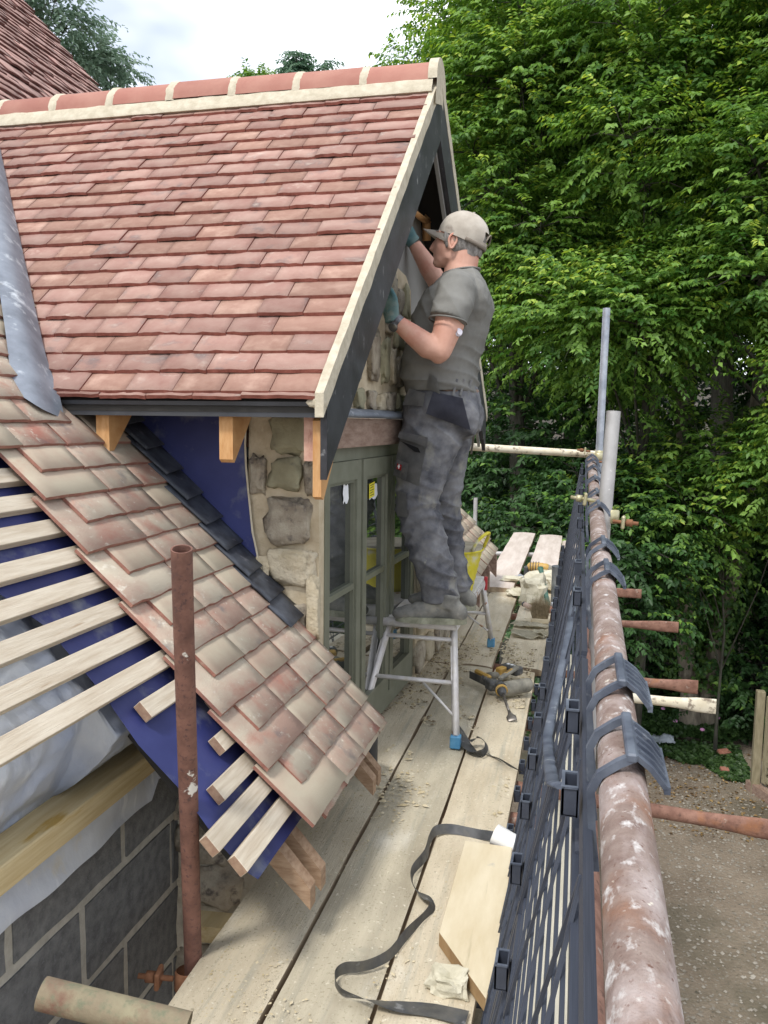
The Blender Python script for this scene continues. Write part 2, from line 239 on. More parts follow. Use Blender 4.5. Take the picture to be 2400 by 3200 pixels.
def frame(d):
    d = Vector(d).normalized(); u = Vector((0, 0, 1)) if abs(d.z) < .9 else Vector((0, 1, 0))
    a = u.cross(d).normalized(); b = d.cross(a).normalized(); return a, b, d
def tube(bm, pts, rad, n=12, mi=0, cap=True, ell=None, up=None):
    pts = [Vector(p) for p in pts]; k = len(pts); rad = rad if isinstance(rad, (list, tuple)) else [rad]*k
    rings = []; pa = None
    for i, p in enumerate(pts):
        d = (pts[min(i+1, k-1)]-pts[max(i-1, 0)]).normalized()
        if up is not None: a = Vector(up); a = (a-d*a.dot(d)).normalized(); b = d.cross(a)
        elif pa is None: a, b, _ = frame(d)
        else: a = (pa-d*pa.dot(d)).normalized(); b = d.cross(a)
        pa = a; r = rad[i]; ra, rb = (r if isinstance(r, (tuple, list)) else (r, r))
        rings.append([bm.verts.new(p+a*(ra*math.cos(t))+b*(rb*math.sin(t))) for t in [2*math.pi*j/n for j in range(n)]])
    for i in range(k-1):
        for j in range(n):
            f = bm.faces.new((rings[i][j], rings[i][(j+1) % n], rings[i+1][(j+1) % n], rings[i+1][j])); f.material_index = mi; f.smooth = True
    if cap:
        f = bm.faces.new(rings[0][::-1]); f.material_index = mi; f = bm.faces.new(rings[-1]); f.material_index = mi
    return rings
def prism(bm, poly, ax, a, b, mi=0):
    """poly of 2D points in the plane normal to axis ax, extruded from a to b"""
    def P(q, t): return {0: (t, q[0], q[1]), 1: (q[0], t, q[1]), 2: (q[0], q[1], t)}[ax]
    v0 = [bm.verts.new(P(q, a)) for q in poly]; v1 = [bm.verts.new(P(q, b)) for q in poly]; n = len(poly)
    fs = [bm.faces.new(v0[::-1]), bm.faces.new(v1)]+[bm.faces.new((v0[i], v0[(i+1) % n], v1[(i+1) % n], v1[i])) for i in range(n)]
    for f in fs: f.material_index = mi
    bmesh.ops.recalc_face_normals(bm, faces=fs); return fs
def quad_strip(bm, A, B, mi=0, th=None):
    va = [bm.verts.new(p) for p in A]; vb = [bm.verts.new(p) for p in B]
    for i in range(len(A)-1):
        f = bm.faces.new((va[i], va[i+1], vb[i+1], vb[i])); f.material_index = mi; f.smooth = True
def npmesh(name, V, F, mats, parent=None, tint=None, smooth=False, mi=None, center=True):
    """V (n,3); F (m,k) all same k"""
    me = bpy.data.meshes.new(name); V = np.asarray(V, 'f'); F = np.asarray(F, 'i'); m, k = F.shape
    me.vertices.add(len(V)); me.vertices.foreach_set('co', V.ravel()); me.loops.add(m*k); me.loops.foreach_set('vertex_index', F.ravel())
    me.polygons.add(m); me.polygons.foreach_set('loop_start', np.arange(0, m*k, k, dtype='i')); me.polygons.foreach_set('loop_total', np.full(m, k, 'i'))
    if smooth: me.polygons.foreach_set('use_smooth', np.ones(m, bool))
    if mi is not None: me.polygons.foreach_set('material_index', np.asarray(mi, 'i'))
    me.update(calc_edges=True)
    if tint is not None:
        a = me.attributes.new('tint', 'FLOAT', 'FACE'); a.data.foreach_set('value', np.asarray(tint, 'f'))
    return link(name, me, mats, parent, center)
def nvec(p, s, seed=0.): return noise.noise(Vector(p)*s+Vector((seed, seed*1.7, -seed)))
def displace(me, fn):
    n = len(me.vertices); co = np.empty(n*3, 'f'); no = np.empty(n*3, 'f'); me.vertices.foreach_get('co', co); me.vertices.foreach_get('normal', no)
    co = co.reshape(-1, 3); no = no.reshape(-1, 3); d = np.array([fn(Vector(c)) for c in co.tolist()], 'f')
    me.vertices.foreach_set('co', (co+no*d[:, None]).ravel()); me.update()
def remesh(bm, voxel, smooth=3, mats=None, name='part', parent=None, disp=None, fac=.5):
    me = bpy.data.meshes.new('tmp'); bm.to_mesh(me); bm.free(); o = bpy.data.objects.new('tmp', me); COL.objects.link(o)
    a = o.modifiers.new('r', 'REMESH'); a.mode = 'VOXEL'; a.voxel_size = voxel; a.use_smooth_shade = True
    if smooth: b = o.modifiers.new('s', 'SMOOTH'); b.iterations = smooth; b.factor = fac
    dg = bpy.context.evaluated_depsgraph_get(); dg.update(); me2 = bpy.data.meshes.new_from_object(o.evaluated_get(dg))
    bpy.data.objects.remove(o); bpy.data.meshes.remove(me)
    if disp: displace(me2, disp)
    me2.polygons.foreach_set('use_smooth', [True]*len(me2.polygons)); me2.name = name
    return link(name, me2, mats, parent)
def ball(bm, c, r, rot=None, sub=2, mi=0):
    v = bmesh.ops.create_icosphere(bm, subdivisions=sub, radius=1)['verts']
    m = Matrix.Translation(c) @ (rot.to_4x4() if rot is not None else Matrix.Identity(4)) @ Matrix.Diagonal((*(r if isinstance(r, (tuple, list)) else (r, r, r)), 1))
    bmesh.ops.transform(bm, matrix=m, verts=v)
    for q in v:
        for f in q.link_faces: f.material_index = mi; f.smooth = True
    return v
def rock(bm, c, s, seed, rough=.25, sub=2, mi=0, sq=.6, rot=None):
    v = bmesh.ops.create_icosphere(bm, subdivisions=sub, radius=1)['verts']
    for q in v:
        p = q.co.copy(); p = Vector([math.copysign(abs(t)**sq, t) for t in p]); n_ = 1+rough*noise.noise(p*1.3+Vector((seed, seed, 0)))+rough*.55*noise.noise(p*3+Vector((seed, 0, seed)))+rough*.35*abs(noise.noise(p*6.5+Vector((0, seed, seed))))
        p = p*n_; p = Vector((p.x*s[0], p.y*s[1], p.z*s[2]))
        if rot is not None: p = rot @ p
        q.co = p+Vector(c)
    for q in v:
        for f in q.link_faces: f.material_index = mi
def grp(o, g): o['group'] = g; return o

# ------------------------------------------------------------------ ground
G = -3.3
def gz(x, y): return G+.25*nvec((x, y, 0), .12)+max(0, (y-13))*.10
bm = bmesh.new(); xs = [-60+4*i for i in range(10)]+[-20+1.*i for i in range(45)]+[25+8*i for i in range(10)]; ys = [-40+5*i for i in range(8)]+[0+1.*i for i in range(40)]+[40+12*i for i in range(12)]
gv = [[bm.verts.new((x, y, gz(x, y) if -20 < x < 25 and y > 12 else G)) for x in xs] for y in ys]
for j in range(len(ys)-1):
    for i in range(len(xs)-1):
        f = bm.faces.new((gv[j][i], gv[j][i+1], gv[j+1][i+1], gv[j+1][i])); f.smooth = True
        if ys[j] >= 13 and xs[i] < 3 or ys[j] >= 20: f.material_index = 1
tag(bm_obj('ground', bm, ['ground', 'soil'], center=False), None, None, kind='structure')
bm = bmesh.new(); P_ = [((2.6, 12.2), (9, 11.0)), ((3.2, 14.5), (9, 13.5)), ((3.6, 17), (9.5, 17)), ((4.4, 21), (10, 21)), ((5.5, 27), (11, 27))]
for (a, b), (c, d) in zip(P_[:-1], P_[1:]): bm.faces.new([bm.verts.new((q[0], q[1], gz(q[0], q[1])+.06)) for q in (a, b, d, c)])
tag(bm_obj('lane', bm, 'tarmac', center=False), None, None, kind='structure')
# gravel stones
n = 5200; X = RNG.uniform(.5, 3.4, n); Y = RNG.uniform(3.2, 12.5, n); S = RNG.uniform(.008, .024, n)**1.0
base = np.array([(1, 0, 0), (0, 1, 0), (-1, 0, 0), (0, -1, 0), (0, 0, .7), (0, 0, -.5)]); bf = np.array([(0, 1, 4), (1, 2, 4), (2, 3, 4), (3, 0, 4)])
V = base[None]*S[:, None, None]*RNG.uniform(.6, 1.3, (n, 6, 3)); V[:, :, 0] += X[:, None]; V[:, :, 1] += Y[:, None]; V[:, :, 2] += G+.004
F = (bf[None]+(np.arange(n)*6)[:, None, None]).reshape(-1, 3)
tag(npmesh('gravel', V.reshape(-1, 3), F, 'pebble'), 'loose gravel scattered on the drive below the scaffold', 'gravel', kind='stuff')

# ------------------------------------------------------------------ roof tiles
def tile_mesh(name, wd, Lg, t, seed, mats, wav=.003, cols=6):
    """origin at tail, left end; x across, y up the slope, z = 0 is the top at the tail"""
    rs = random.Random(seed); me = bpy.data.meshes.new(name); bm = bmesh.new(); rows = [0, .35, 1.]; g = .0012
    amp = [rs.uniform(-wav, wav) for _ in range(cols+1)]; lift = [rs.uniform(-wav, wav)*.8 for _ in range(cols+1)]
    top = []; bot = []
    for r_, y in enumerate(rows):
        a = []; b = []
        for i in range(cols+1):
            x = g+(wd-2*g)*i/cols; yy = y*Lg+(amp[i] if r_ == 0 else 0); k = (1-y)**2
            z = (lift[i]*k if wav > .001 else 0) + .001*math.sin(math.pi*i/cols)*(1 if wav > .001 else 0)
            a.append(bm.verts.new((x, yy+(.0015 if r_ == 0 else 0), z))); b.append(bm.verts.new((x, yy+(rs.uniform(-.001, .001) if r_ == 0 else 0), z-t)))
        top.append(a); bot.append(b)
    for r_ in range(2):
        for i in range(cols):
            f = bm.faces.new((top[r_][i], top[r_][i+1], top[r_+1][i+1], top[r_+1][i])); f.smooth = True
            bm.faces.new((bot[r_][i+1], bot[r_][i], bot[r_+1][i], bot[r_+1][i+1])).material_index = 1
        bm.faces.new((top[r_][0], top[r_+1][0], bot[r_+1][0], bot[r_][0])).material_index = 1
        bm.faces.new((top[r_+1][-1], top[r_][-1], bot[r_][-1], bot[r_+1][-1])).material_index = 1
    for i in range(cols): bm.faces.new((bot[0][i], bot[0][i+1], top[0][i+1], top[0][i])).material_index = 1
    sharpen(bm); bm.to_mesh(me); bm.free()
    for m in mats: me.materials.append(M[m])
    return me
def put_tile(name, me, origin, ex, ey, parent, sx=1., jig=0.):
    ex = Vector(ex).normalized(); ey = Vector(ey); ey = (ey-ex*ey.dot(ex)).normalized(); ez = ex.cross(ey)
    o = bpy.data.objects.new(name, me); COL.objects.link(o)
    if jig: origin = Vector(origin)+ez*random.uniform(-jig*.2, jig)
    m = Matrix(((ex.x*sx, ey.x, ez.x, 0), (ex.y*sx, ey.y, ez.y, 0), (ex.z*sx, ey.z, ez.z, 0), (0, 0, 0, 1)))
    m.translation = Vector(origin); o.matrix_basis = m; par(o, parent); return o

# ---- dormer -------------------------------------------------------
SL = 1.000; AD = math.atan(SL); Y0, Z0, XV, SK = 2.252, 1.383, -.714, .054; YR = 3.68; ZR = Z0+SL*(YR-Y0)
def vx(y): return XV+SK*(y-Y0)
def wx(y): return -.84+SK*(y-2.6)          # gable wall plane
def dz(y): return Z0+SL*(y-Y0)
dorm = thing('dormer', 'tiled dormer with red clay tiles, cream ridge mortar and black barge boards, windows below', 'dormer', (-1.2, 3.7, 0))
DT = [tile_mesh('dormer_tile', .155, .235, .0115, i, ('tile_a', 'tile_edge'), .0032) for i in range(6)]+[tile_mesh('dormer_tile_smooth', .155, .235, .0115, 20+i, ('tile_b', 'tile_edge'), .0008) for i in range(2)]
GD = .09026; TA = AD-math.atan(.0118/GD); ey = (0, math.cos(TA), math.sin(TA))
def valley_x(z): return -(z+.348)/1.085
for k in range(-1, 21):
    s = max(k, 0)*GD; y = Y0+s*math.cos(AD); z = Z0+s*math.sin(AD); xr = vx(y)-.012; xl = valley_x(z)-.12
    if k == -1: y -= .006; z -= .014; xr -= .01
    first = 1.5 if k % 2 else 1.0; x = xr; first_ = True
    while x > max(xl, -.72*y-.35-(.35 if k > 14 else .0)):
        wd = .155*(first if first_ else 1); x -= wd; first_ = False
        hand = random.random() < (.45 if k % 2 == 0 else .82); me = DT[random.randrange(6)] if hand else DT[6+random.randrange(2)]
        put_tile('tile', me, (x, y, z), (1, random.uniform(-.006, .006), random.uniform(-.008, .008)), ey, dorm, wd/.155, .0045 if hand else .001)
# roof decks under the tiles (both slopes), follow the verge
bm = bmesh.new()
for sgn in (1, -1):
    ya, yb = Y0+.02, YR; off = .05
    A = [(-3.6, ya), (-3.6, yb)]
    def sy(y): return y if sgn > 0 else 2*YR-y
    pts = [(vx(sy(ya))-.02, sy(ya), dz(ya)-off), (vx(sy(yb))-.02, sy(yb), dz(yb)-off), (-3.6, sy(yb), dz(yb)-off), (-1.75 if sgn > 0 else -1.6, sy(ya), dz(ya)-off)]
    t_ = [bm.verts.new(p) for p in pts]; b_ = [bm.verts.new((p[0], p[1], p[2]-.03)) for p in pts]
    bm.faces.new(t_); bm.faces.new(b_[::-1])
    for i in range(4): bm.faces.new((t_[i], b_[i], b_[(i+1) % 4], t_[(i+1) % 4]))
bmesh.ops.recalc_face_normals(bm, faces=bm.faces)
bm_obj('roof_deck', bm, 'room', dorm)
bm = bmesh.new()      # far slope covering, seen by nobody from here except its edge
pts = [(vx(2*YR-Y0)-.012, 2*YR-Y0, Z0-.005), (vx(YR)-.012, YR, ZR-.02), (-3.6, YR, ZR-.02), (-1.6, 2*YR-Y0, Z0-.005)]
t_ = [bm.verts.new(p) for p in pts]; b_ = [bm.verts.new((p[0], p[1], p[2]-.035)) for p in pts]; bm.faces.new(t_); bm.faces.new(b_[::-1])
for i in range(4): bm.faces.new((t_[i], b_[i], b_[(i+1) % 4], t_[(i+1) % 4]))
bmesh.ops.recalc_face_normals(bm, faces=bm.faces); bm_obj('far_slope', bm, ['tile_a'], dorm)
# ridge tiles and mortar
rl = .305; RC = (YR, ZR-.068); RR = .113
x = vx(YR)-.035
for k in range(9):
    bm = bmesh.new(); x1 = x; x0 = x-rl+.028; sag = -.004*abs(k-3); rr = RR+random.uniform(-.002, .002)
    for r_, th in ((rr, 0), (rr-.014, 1)):
        pass
    n = 14; oa = []; ob = []; ia = []; ib = []
    for j in range(n+1):
        a = math.pi*(.02+.96*j/n); c, s_ = math.cos(a), math.sin(a)
        oa.append(bm.verts.new((x0, RC[0]+rr*c, RC[1]+rr*1.02*s_+sag))); ob.append(bm.verts.new((x1, RC[0]+rr*c, RC[1]+rr*1.02*s_+sag)))
        ia.append(bm.verts.new((x0, RC[0]+(rr-.013)*c, RC[1]+(rr-.013)*s_+sag))); ib.append(bm.verts.new((x1, RC[0]+(rr-.013)*c, RC[1]+(rr-.013)*s_+sag)))
    for j in range(n):
        f = bm.faces.new((oa[j], ob[j], ob[j+1], oa[j+1])); f.smooth = True; bm.faces.new((ia[j+1], ib[j+1], ib[j], ia[j])); bm.faces.new((oa[j+1], ia[j+1], ia[j], oa[j])); bm.faces.new((ob[j], ib[j], ib[j+1], ob[j+1]))
    bmesh.ops.recalc_face_normals(bm, faces=bm.faces); bm_obj('ridge_tile', bm, 'ridge', dorm)
    # joint mortar collar
    bm = bmesh.new(); n = 22
    def arc(xx, rad, ph): return [bm.verts.new((xx+.004*nvec((j*.4, k, ph), 1.3)*2, RC[0]+rad*math.cos(math.pi*j/n), RC[1]+rad*1.03*math.sin(math.pi*j/n)+sag)) for j in range(n+1)]
    q = [arc(x0-.034-.003, rr-.002, 1), arc(x0-.026, rr+.0035, 2), arc(x0-.005, rr+.0035, 3), arc(x0+.008, rr-.002, 4)]
    for a, b in zip(q[:-1], q[1:]):
        for j in range(n): f = bm.faces.new((a[j], b[j], b[j+1], a[j+1])); f.smooth = True
    bmesh.ops.recalc_face_normals(bm, faces=bm.faces); bm_obj('joint_mortar', bm, 'mortar', dorm)
    x -= rl
# bedding mortar line along the ridge bottom, near side
for sg in (1, -1):
    bm = bmesh.new(); prof = [(-.108, .004), (-.117, -.006), (-.124, -.024), (-.142, -.050), (-.143, -.062), (-.09, -.065)]
    rings = []
    xx = vx(YR)-.02
    while xx > -3.7:
        rings.append([bm.verts.new((xx, YR+sg*(a)*(1) if False else (YR+a if sg > 0 else YR-a), RC[1]+b+.006*nvec((xx, i, 0), 11.)*(1 if i in (0,) else .25))) for i, (a, b) in enumerate(prof)]); xx -= .035
    for a, b in zip(rings[:-1], rings[1:]):
        for i in range(len(prof)-1): f = bm.faces.new((a[i], b[i], b[i+1], a[i+1])); f.smooth = True
    bmesh.ops.recalc_face_normals(bm, faces=bm.faces); bm_obj('ridge_bedding', bm, 'mortar', dorm)
# verge mortar, barge board, soffit for both sides of the gable
def verge_strip(name, m, lo, hi, x0, x1, sg, ya, yb, noise_amp=0., rough_top=0., parent=dorm):
    bm = bmesh.new(); A = []; n = 60
    for i in range(n+1):
        y = ya+(yb-ya)*i/n; yy = y if sg > 0 else 2*YR-y; xv = vx(yy)
        j = noise_amp*nvec((y, 0, sg), 14); jt = rough_top*nvec((y, 4, sg), 26)
        zb = max(dz(y)+lo, Z0+lo+.0) if False else dz(y)+lo
        A.append([bm.verts.new((xv+x1+j, yy, zb)), bm.verts.new((xv+x1+j, yy, dz(y)+hi+jt)), bm.verts.new((xv+x0-abs(jt), yy, dz(y)+hi+jt*.5)), bm.verts.new((xv+x0, yy, zb))])
    for a, b in zip(A[:-1], A[1:]):
        for i in range(4): bm.faces.new((a[i], b[i], b[(i+1) % 4], a[(i+1) % 4]))
    bm.faces.new(A[0]); bm.faces.new(A[-1][::-1]); bmesh.ops.recalc_face_normals(bm, faces=bm.faces); return bm_obj(name, bm, m, parent)
for sg in (1, -1):
    verge_strip('verge_mortar', 'mortar', -.068, .002, -.026, .0, sg, Y0-.005, YR+.0, .003, .004)
    verge_strip('barge_board', 'black_board', -.285, -.060, -.022, -.002, sg, Y0+.030, YR)
    verge_strip('undercloak', 'grey_panel', -.31, -.09, -.042, -.026, sg, Y0+.08, YR)
# ridge end mortar disc
bm = bmesh.new(); c = bm.verts.new((vx(YR)-.0, YR, RC[1]-.02)); n = 20
rg = [bm.verts.new((vx(YR)-.002+.003*nvec((j, 0, 0), 2.), YR+(RR+.004)*math.cos(math.pi*j/n), RC[1]+(RR*1.05)*math.sin(math.pi*j/n))) for j in range(n+1)]
rb = [bm.verts.new((v.co.x-.04, v.co.y, v.co.z)) for v in rg]
lo1 = bm.verts.new((vx(YR), YR-.16, RC[1]-.12)); lo2 = bm.verts.new((vx(YR), YR+.16, RC[1]-.12)); lo0 = bm.verts.new((vx(YR), YR, RC[1]-.07))
for j in range(n): bm.faces.new((c, rg[j], rg[j+1])); bm.faces.new((rg[j], rb[j], rb[j+1], rg[j+1])).smooth = True
bm.faces.new((c, rg[n], lo1, lo0)); bm.faces.new((c, lo0, lo2, rg[0]))
bmesh.ops.recalc_face_normals(bm, faces=bm.faces); bm_obj('ridge_end_mortar', bm, 'mortar', dorm)
# fascia (black) with lip and return
bm = bmesh.new(); prism(bm, [(Y0+.022, 1.352), (Y0+.022, 1.309), (Y0+.045, 1.309), (Y0+.045, 1.352)], 0, -1.78, vx(Y0)-.004)
prism(bm, [(Y0+.012, 1.354), (Y0+.014, 1.342), (Y0+.021, 1.340), (Y0+.06, 1.346), (Y0+.06, 1.356)], 0, -1.78, vx(Y0)-.03)
bm_obj('fascia', bm, 'black_fascia', dorm)
bm = bmesh.new(); rock(bm, (vx(Y0)-.022, Y0+.014, Z0-.030), (.026, .016, .018), 3, .5, 2); bm_obj('verge_mortar', bm, 'mortar', dorm, True)
# lead cap on fascia end
# rafter tails
def rafter(y0, xa, xb, mt='fresh_timber', drop=.14, nm='rafter_tail', top=-.115):
    bm = bmesh.new(); y1 = y0+.45; prism(bm, [(y0, dz(y0)+top+.03), (y0, Z0+top-drop+.01), (y0+.012, Z0+top-drop), (y1, Z0+top-drop+SL*(y1-y0)), (y1, dz(y1)-.085)], 0, xa, xb); bm_obj(nm, bm, mt, dorm)
rafter(Y0+.05, -1.480, -1.435, drop=.085); rafter(Y0+.05, -1.062, -1.018, drop=.098)
# timbers by the corner: pinkish plate end and orange soffit strip
M['pink_end'] = mat('pink_end_grain', (.46, .25, .19), (.56, .36, .27), 40, rough=.8, stretch=(1, 1, 1), extra=(((.36, .17, .12), 70, .55, .65, (1, 1, .3)),))
bm = bmesh.new(); box(bm, (-.780, 2.38, 1.245), (.036, .12, .13)); bm_obj('plate_end', bm, 'pink_end', dorm)
bm = bmesh.new(); prism(bm, [(Y0+.05, 1.25), (Y0+.05, 1.075), (Y0+.075, 1.065), (2.75, 1.56), (2.75, 1.62), (2.3, 1.3)], 0, vx(Y0)-.05, vx(Y0)-.0235+.0); bm_obj('soffit_strip', bm, 'fresh_timber', dorm)
# gable wall: mortar backing + stones above lintel, grey panel, studs
def wall_quad(name, m, ya, yb, za, zb, off=0., th=.12, parent=dorm):
    bm = bmesh.new(); A = [(wx(ya)+off, ya), (wx(yb)+off, yb), (wx(yb)+off-th, yb), (wx(ya)+off-th, ya)]
    prism(bm, A, 2, za, zb); return bm_obj(name, bm, m, parent)
bm = bmesh.new()
poly = [(2.62, 1.34), (3.95, 1.34), (5.15, 1.34), (5.0, 1.5), (YR, 2.72), (2.62, 1.60)]
v0 = [bm.verts.new((wx(y)-.05, y, z)) for y, z in poly]; v1 = [bm.verts.new((wx(y)-.07, y, z)) for y, z in poly]; bm.faces.new(v0); bm.faces.new(v1[::-1])
for i in range(6): bm.faces.new((v0[i], v0[(i+1) % 6], v1[(i+1) % 6], v1[i]))
bm_obj('gable_panel', bm, 'grey_panel', dorm)
bm = bmesh.new()
mpoly = [(2.62, 1.335), (5.1, 1.335), (5.1, 1.5), (4.1, 1.66), (3.80, 1.76), (3.79, 1.90), (3.70, 1.955), (3.5, 1.97), (3.0, 1.9), (2.64, 1.62)]
v0 = [bm.verts.new((wx(y)-.008, y, z)) for y, z in mpoly]; v1 = [bm.verts.new((wx(y)-.048, y, z)) for y, z in mpoly]; bm.faces.new(v0); bm.faces.new(v1[::-1])
for i in range(len(mpoly)): bm.faces.new((v0[i], v0[(i+1) % len(mpoly)], v1[(i+1) % len(mpoly)], v1[i]))
bmesh.ops.recalc_face_normals(bm, faces=bm.faces); gm = bm_obj('gable_mortar', bm, 'mortar_old', dorm)
stones = [(2.86, 1.39, .14, .085, 'a'), (3.02, 1.385, .13, .08, 'b'), (3.18, 1.385, .12, .08, 'a'), (3.32, 1.38, .11, .075, 'c'), (3.45, 1.385, .12, .08, 'a'), (3.6, 1.385, .12, .08, 'b'), (3.76, 1.39, .13, .08, 'a'),
          (2.97, 1.50, .17, .12, 'a'), (3.20, 1.56, .18, .21, 'a'), (3.36, 1.55, .10, .19, 'b'), (3.47, 1.53, .09, .16, 'c'), (3.60, 1.52, .12, .15, 'a'), (3.75, 1.52, .12, .15, 'b'),
          (3.06, 1.66, .13, .13, 'c'), (3.42, 1.71, .10, .09, 'a'), (3.57, 1.67, .14, .11, 'b'), (3.70, 1.68, .10, .14, 'a'), (3.56, 1.82, .11, .14, 'a'), (3.68, 1.83, .09, .15, 'b'), (3.47, 1.86, .06, .12, 'a'), (3.30, 1.80, .12, .11, 'c'),
          (4.0, 1.42, .16, .1, 'a'), (4.2, 1.42, .16, .1, 'b'), (4.45, 1.42, .2, .1, 'a'), (4.7, 1.42, .2, .1, 'c')]
for i, (y, z, a, b, m) in enumerate(stones):
    bm = bmesh.new(); rock(bm, (wx(y)-.004, y, z), (.017, a*.44, b*.44), i*3.1, .42, 3, sq=.42); bm_obj('stone', bm, 'stone_'+m, dorm, True)
for (a, b, c_, d, mt) in (((3.80, 2.27), (4.16, 2.29), .035, .02, 'fresh_timber'), ((4.03, 2.68), (4.13, 2.20), .03, .02, 'fresh_timber'), ((4.05, 2.62), (4.30, 2.34), .035, .02, 'fresh_timber')):
    bm = bmesh.new(); p = Vector((wx(a[0])-.02, a[0], a[1])); q = Vector((wx(b[0])-.02, b[0], b[1])); tube(bm, [p, q], [(c_*.7, d*.7)]*2, 4); bm_obj('gable_stud', bm, mt, dorm)
# lead flashing and lintel
bm = bmesh.new(); A = []
for i in range(40):
    y = 2.66+i*.062; A.append([bm.verts.new((wx(y)+.005, y, 1.347)), bm.verts.new((wx(y)+.045+.003*nvec((y, 0, 0), 9), y, 1.333)), bm.verts.new((wx(y)+.052+.004*nvec((y, 0, 0), 9), y, 1.318+.003*nvec((y, 2, 0), 12))), bm.verts.new((wx(y)+.03, y, 1.312))])
for a, b in zip(A[:-1], A[1:]):
    for i in range(3): f = bm.faces.new((a[i], b[i], b[i+1], a[i+1])); f.smooth = True
bm_obj('lead_flashing', bm, 'lead', dorm)
wall_quad('lintel', 'oak_lintel', 2.68, 5.05, 1.205, 1.311, .022, .14)
# windows
def wbox(bm, ya, yb, za, zb, off, th, mi=0):
    A = [(wx(ya)+off, ya), (wx(yb)+off, yb), (wx(yb)+off-th, yb), (wx(ya)+off-th, ya)]; prism(bm, A, 2, za, zb, mi)
bm = bmesh.new(); wbox(bm, 2.632, 2.66, .02, 1.203, -.012, .07); wbox(bm, 2.66, 3.90, 1.155, 1.203, -.012, .07); wbox(bm, 3.90, 3.96, .02, 1.203, -.012, .07); wbox(bm, 2.66, 3.90, .02, .09, -.005, .08)
for ym in (3.075, 3.49): wbox(bm, ym-.012, ym+.012, .09, 1.155, -.014, .06)
bm_obj('window_frame', bm, 'frame', dorm)
for k, (ya, yb) in enumerate(((2.662, 3.062), (3.088, 3.478), (3.502, 3.898))):
    s = .05
    bm = bmesh.new(); wbox(bm, ya, ya+s, .092, 1.153, -.002, .045); wbox(bm, yb-s, yb, .092, 1.153, -.002, .045); wbox(bm, ya+s, yb-s, 1.08, 1.153, -.002, .045); wbox(bm, ya+s, yb-s, .092, .17, -.002, .045)
    wbox(bm, ya+s, yb-s, 1.068, 1.08, -.012, .03); wbox(bm, ya+s, ya+s+.010, .17, 1.068, -.012, .03); wbox(bm, yb-s-.010, yb-s, .17, 1.068, -.012, .03)
    win = bm_obj('window', bm, 'frame', dorm)
    bm = bmesh.new(); wbox(bm, ya+s+.01, yb-s-.01, .17, 1.067, -.026, .006); bm_obj('pane', bm, 'glass', win)
    bm = bmesh.new(); wbox(bm, ya+s+.01, yb-s-.01, .655, .677, -.008, .022); bm_obj('glazing_bar', bm, 'frame', win)
    def patch(nm, yc, zc, hw, hh, m, off):
        bm = bmesh.new(); n = 16; c = bm.verts.new((wx(yc)+off, yc, zc)); vs = []
        for j in range(n):
            a = 2*math.pi*j/n; ru = 1+.5*nvec((j*1.7, zc, 0), 2.3)*(1 if hw > 0 else 0); qx = max(-1, min(1, 1.35*math.cos(a)))*hw*ru; qz = max(-1, min(1, 1.35*math.sin(a)))*hh*ru
            vs.append(bm.verts.new((wx(yc+qx)+off, yc+qx, zc+qz)))
        for j in range(n): bm.faces.new((c, vs[j], vs[(j+1) % n]))
        bm_obj(nm, bm, m, win)
    if k == 0: patch('torn_label', ya+.275, 1.03, .03, .036, 'white_mark', -.022)
    if k == 1:
        patch('torn_label', ya+.20, 1.012, .055, .032, 'white_mark', -.0225)
        bm = bmesh.new(); A = [(wx(y)-.0205, y) for y in (ya+.135, ya+.21)]; bm.faces.new([bm.verts.new((*A[0], .985)), bm.verts.new((*A[1], .992)), bm.verts.new((*A[1], 1.052)), bm.verts.new((*A[0], 1.045))]); lb = bm_obj('yellow_label', bm, 'yellow_label', win)
        bm = bmesh.new()
        for j in range(5):
            zz = 1.037-j*.0105; y1 = ya+.20-.012*(j % 2); bm.faces.new([bm.verts.new((wx(ya+.145)-.0198, ya+.145, zz)), bm.verts.new((wx(y1)-.0198, y1, zz+.004)), bm.verts.new((wx(y1)-.0198, y1, zz+.007)), bm.verts.new((wx(ya+.145)-.0198, ya+.145, zz+.003))])
        bm_obj('label_lines', bm, 'black_tool', win)
# dark room behind the windows
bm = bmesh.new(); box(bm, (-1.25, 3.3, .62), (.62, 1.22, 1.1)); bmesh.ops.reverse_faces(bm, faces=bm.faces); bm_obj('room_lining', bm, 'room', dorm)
# pier at the near corner: face in the plane y = 2.6
bm = bmesh.new(); box(bm, (-.967, 2.642, .0), (.250, .08, 2.66)); bmesh.ops.subdivide_edges(bm, edges=bm.edges, cuts=10, use_grid_fill=True)
for v in bm.verts: v.co += Vector((0, .012*nvec(v.co, 5), 0))
prm = bm_obj('pier_mortar', bm, 'mortar_old', dorm)
for i, (x, z, a, b, m) in enumerate(((-.948, 1.255, .13, .15, 'b'), (-1.055, 1.115, .065, .14, 'a'), (-.955, 1.118, .125, .115, 'b'), (-.865, 1.11, .045, .13, 'a'), (-.95, .965, .17, .165, 'a'), (-.93, .80, .18, .13, 'c'), (-.858, .66, .05, .25, 'c'), (-.93, .62, .12, .12, 'a'), (-.9, .42, .15, .14, 'b'), (-1.04, .80, .06, .08, 'c'), (-.9, .24, .15, .15, 'a'), (-.9, .06, .15, .14, 'b'))):
    bm = bmesh.new(); rock(bm, (x, 2.598, z), (a*.43, .020, b*.43), i*5.3+1, .42, 3, sq=.42); bm_obj('stone', bm, 'stone_'+m, dorm, True)
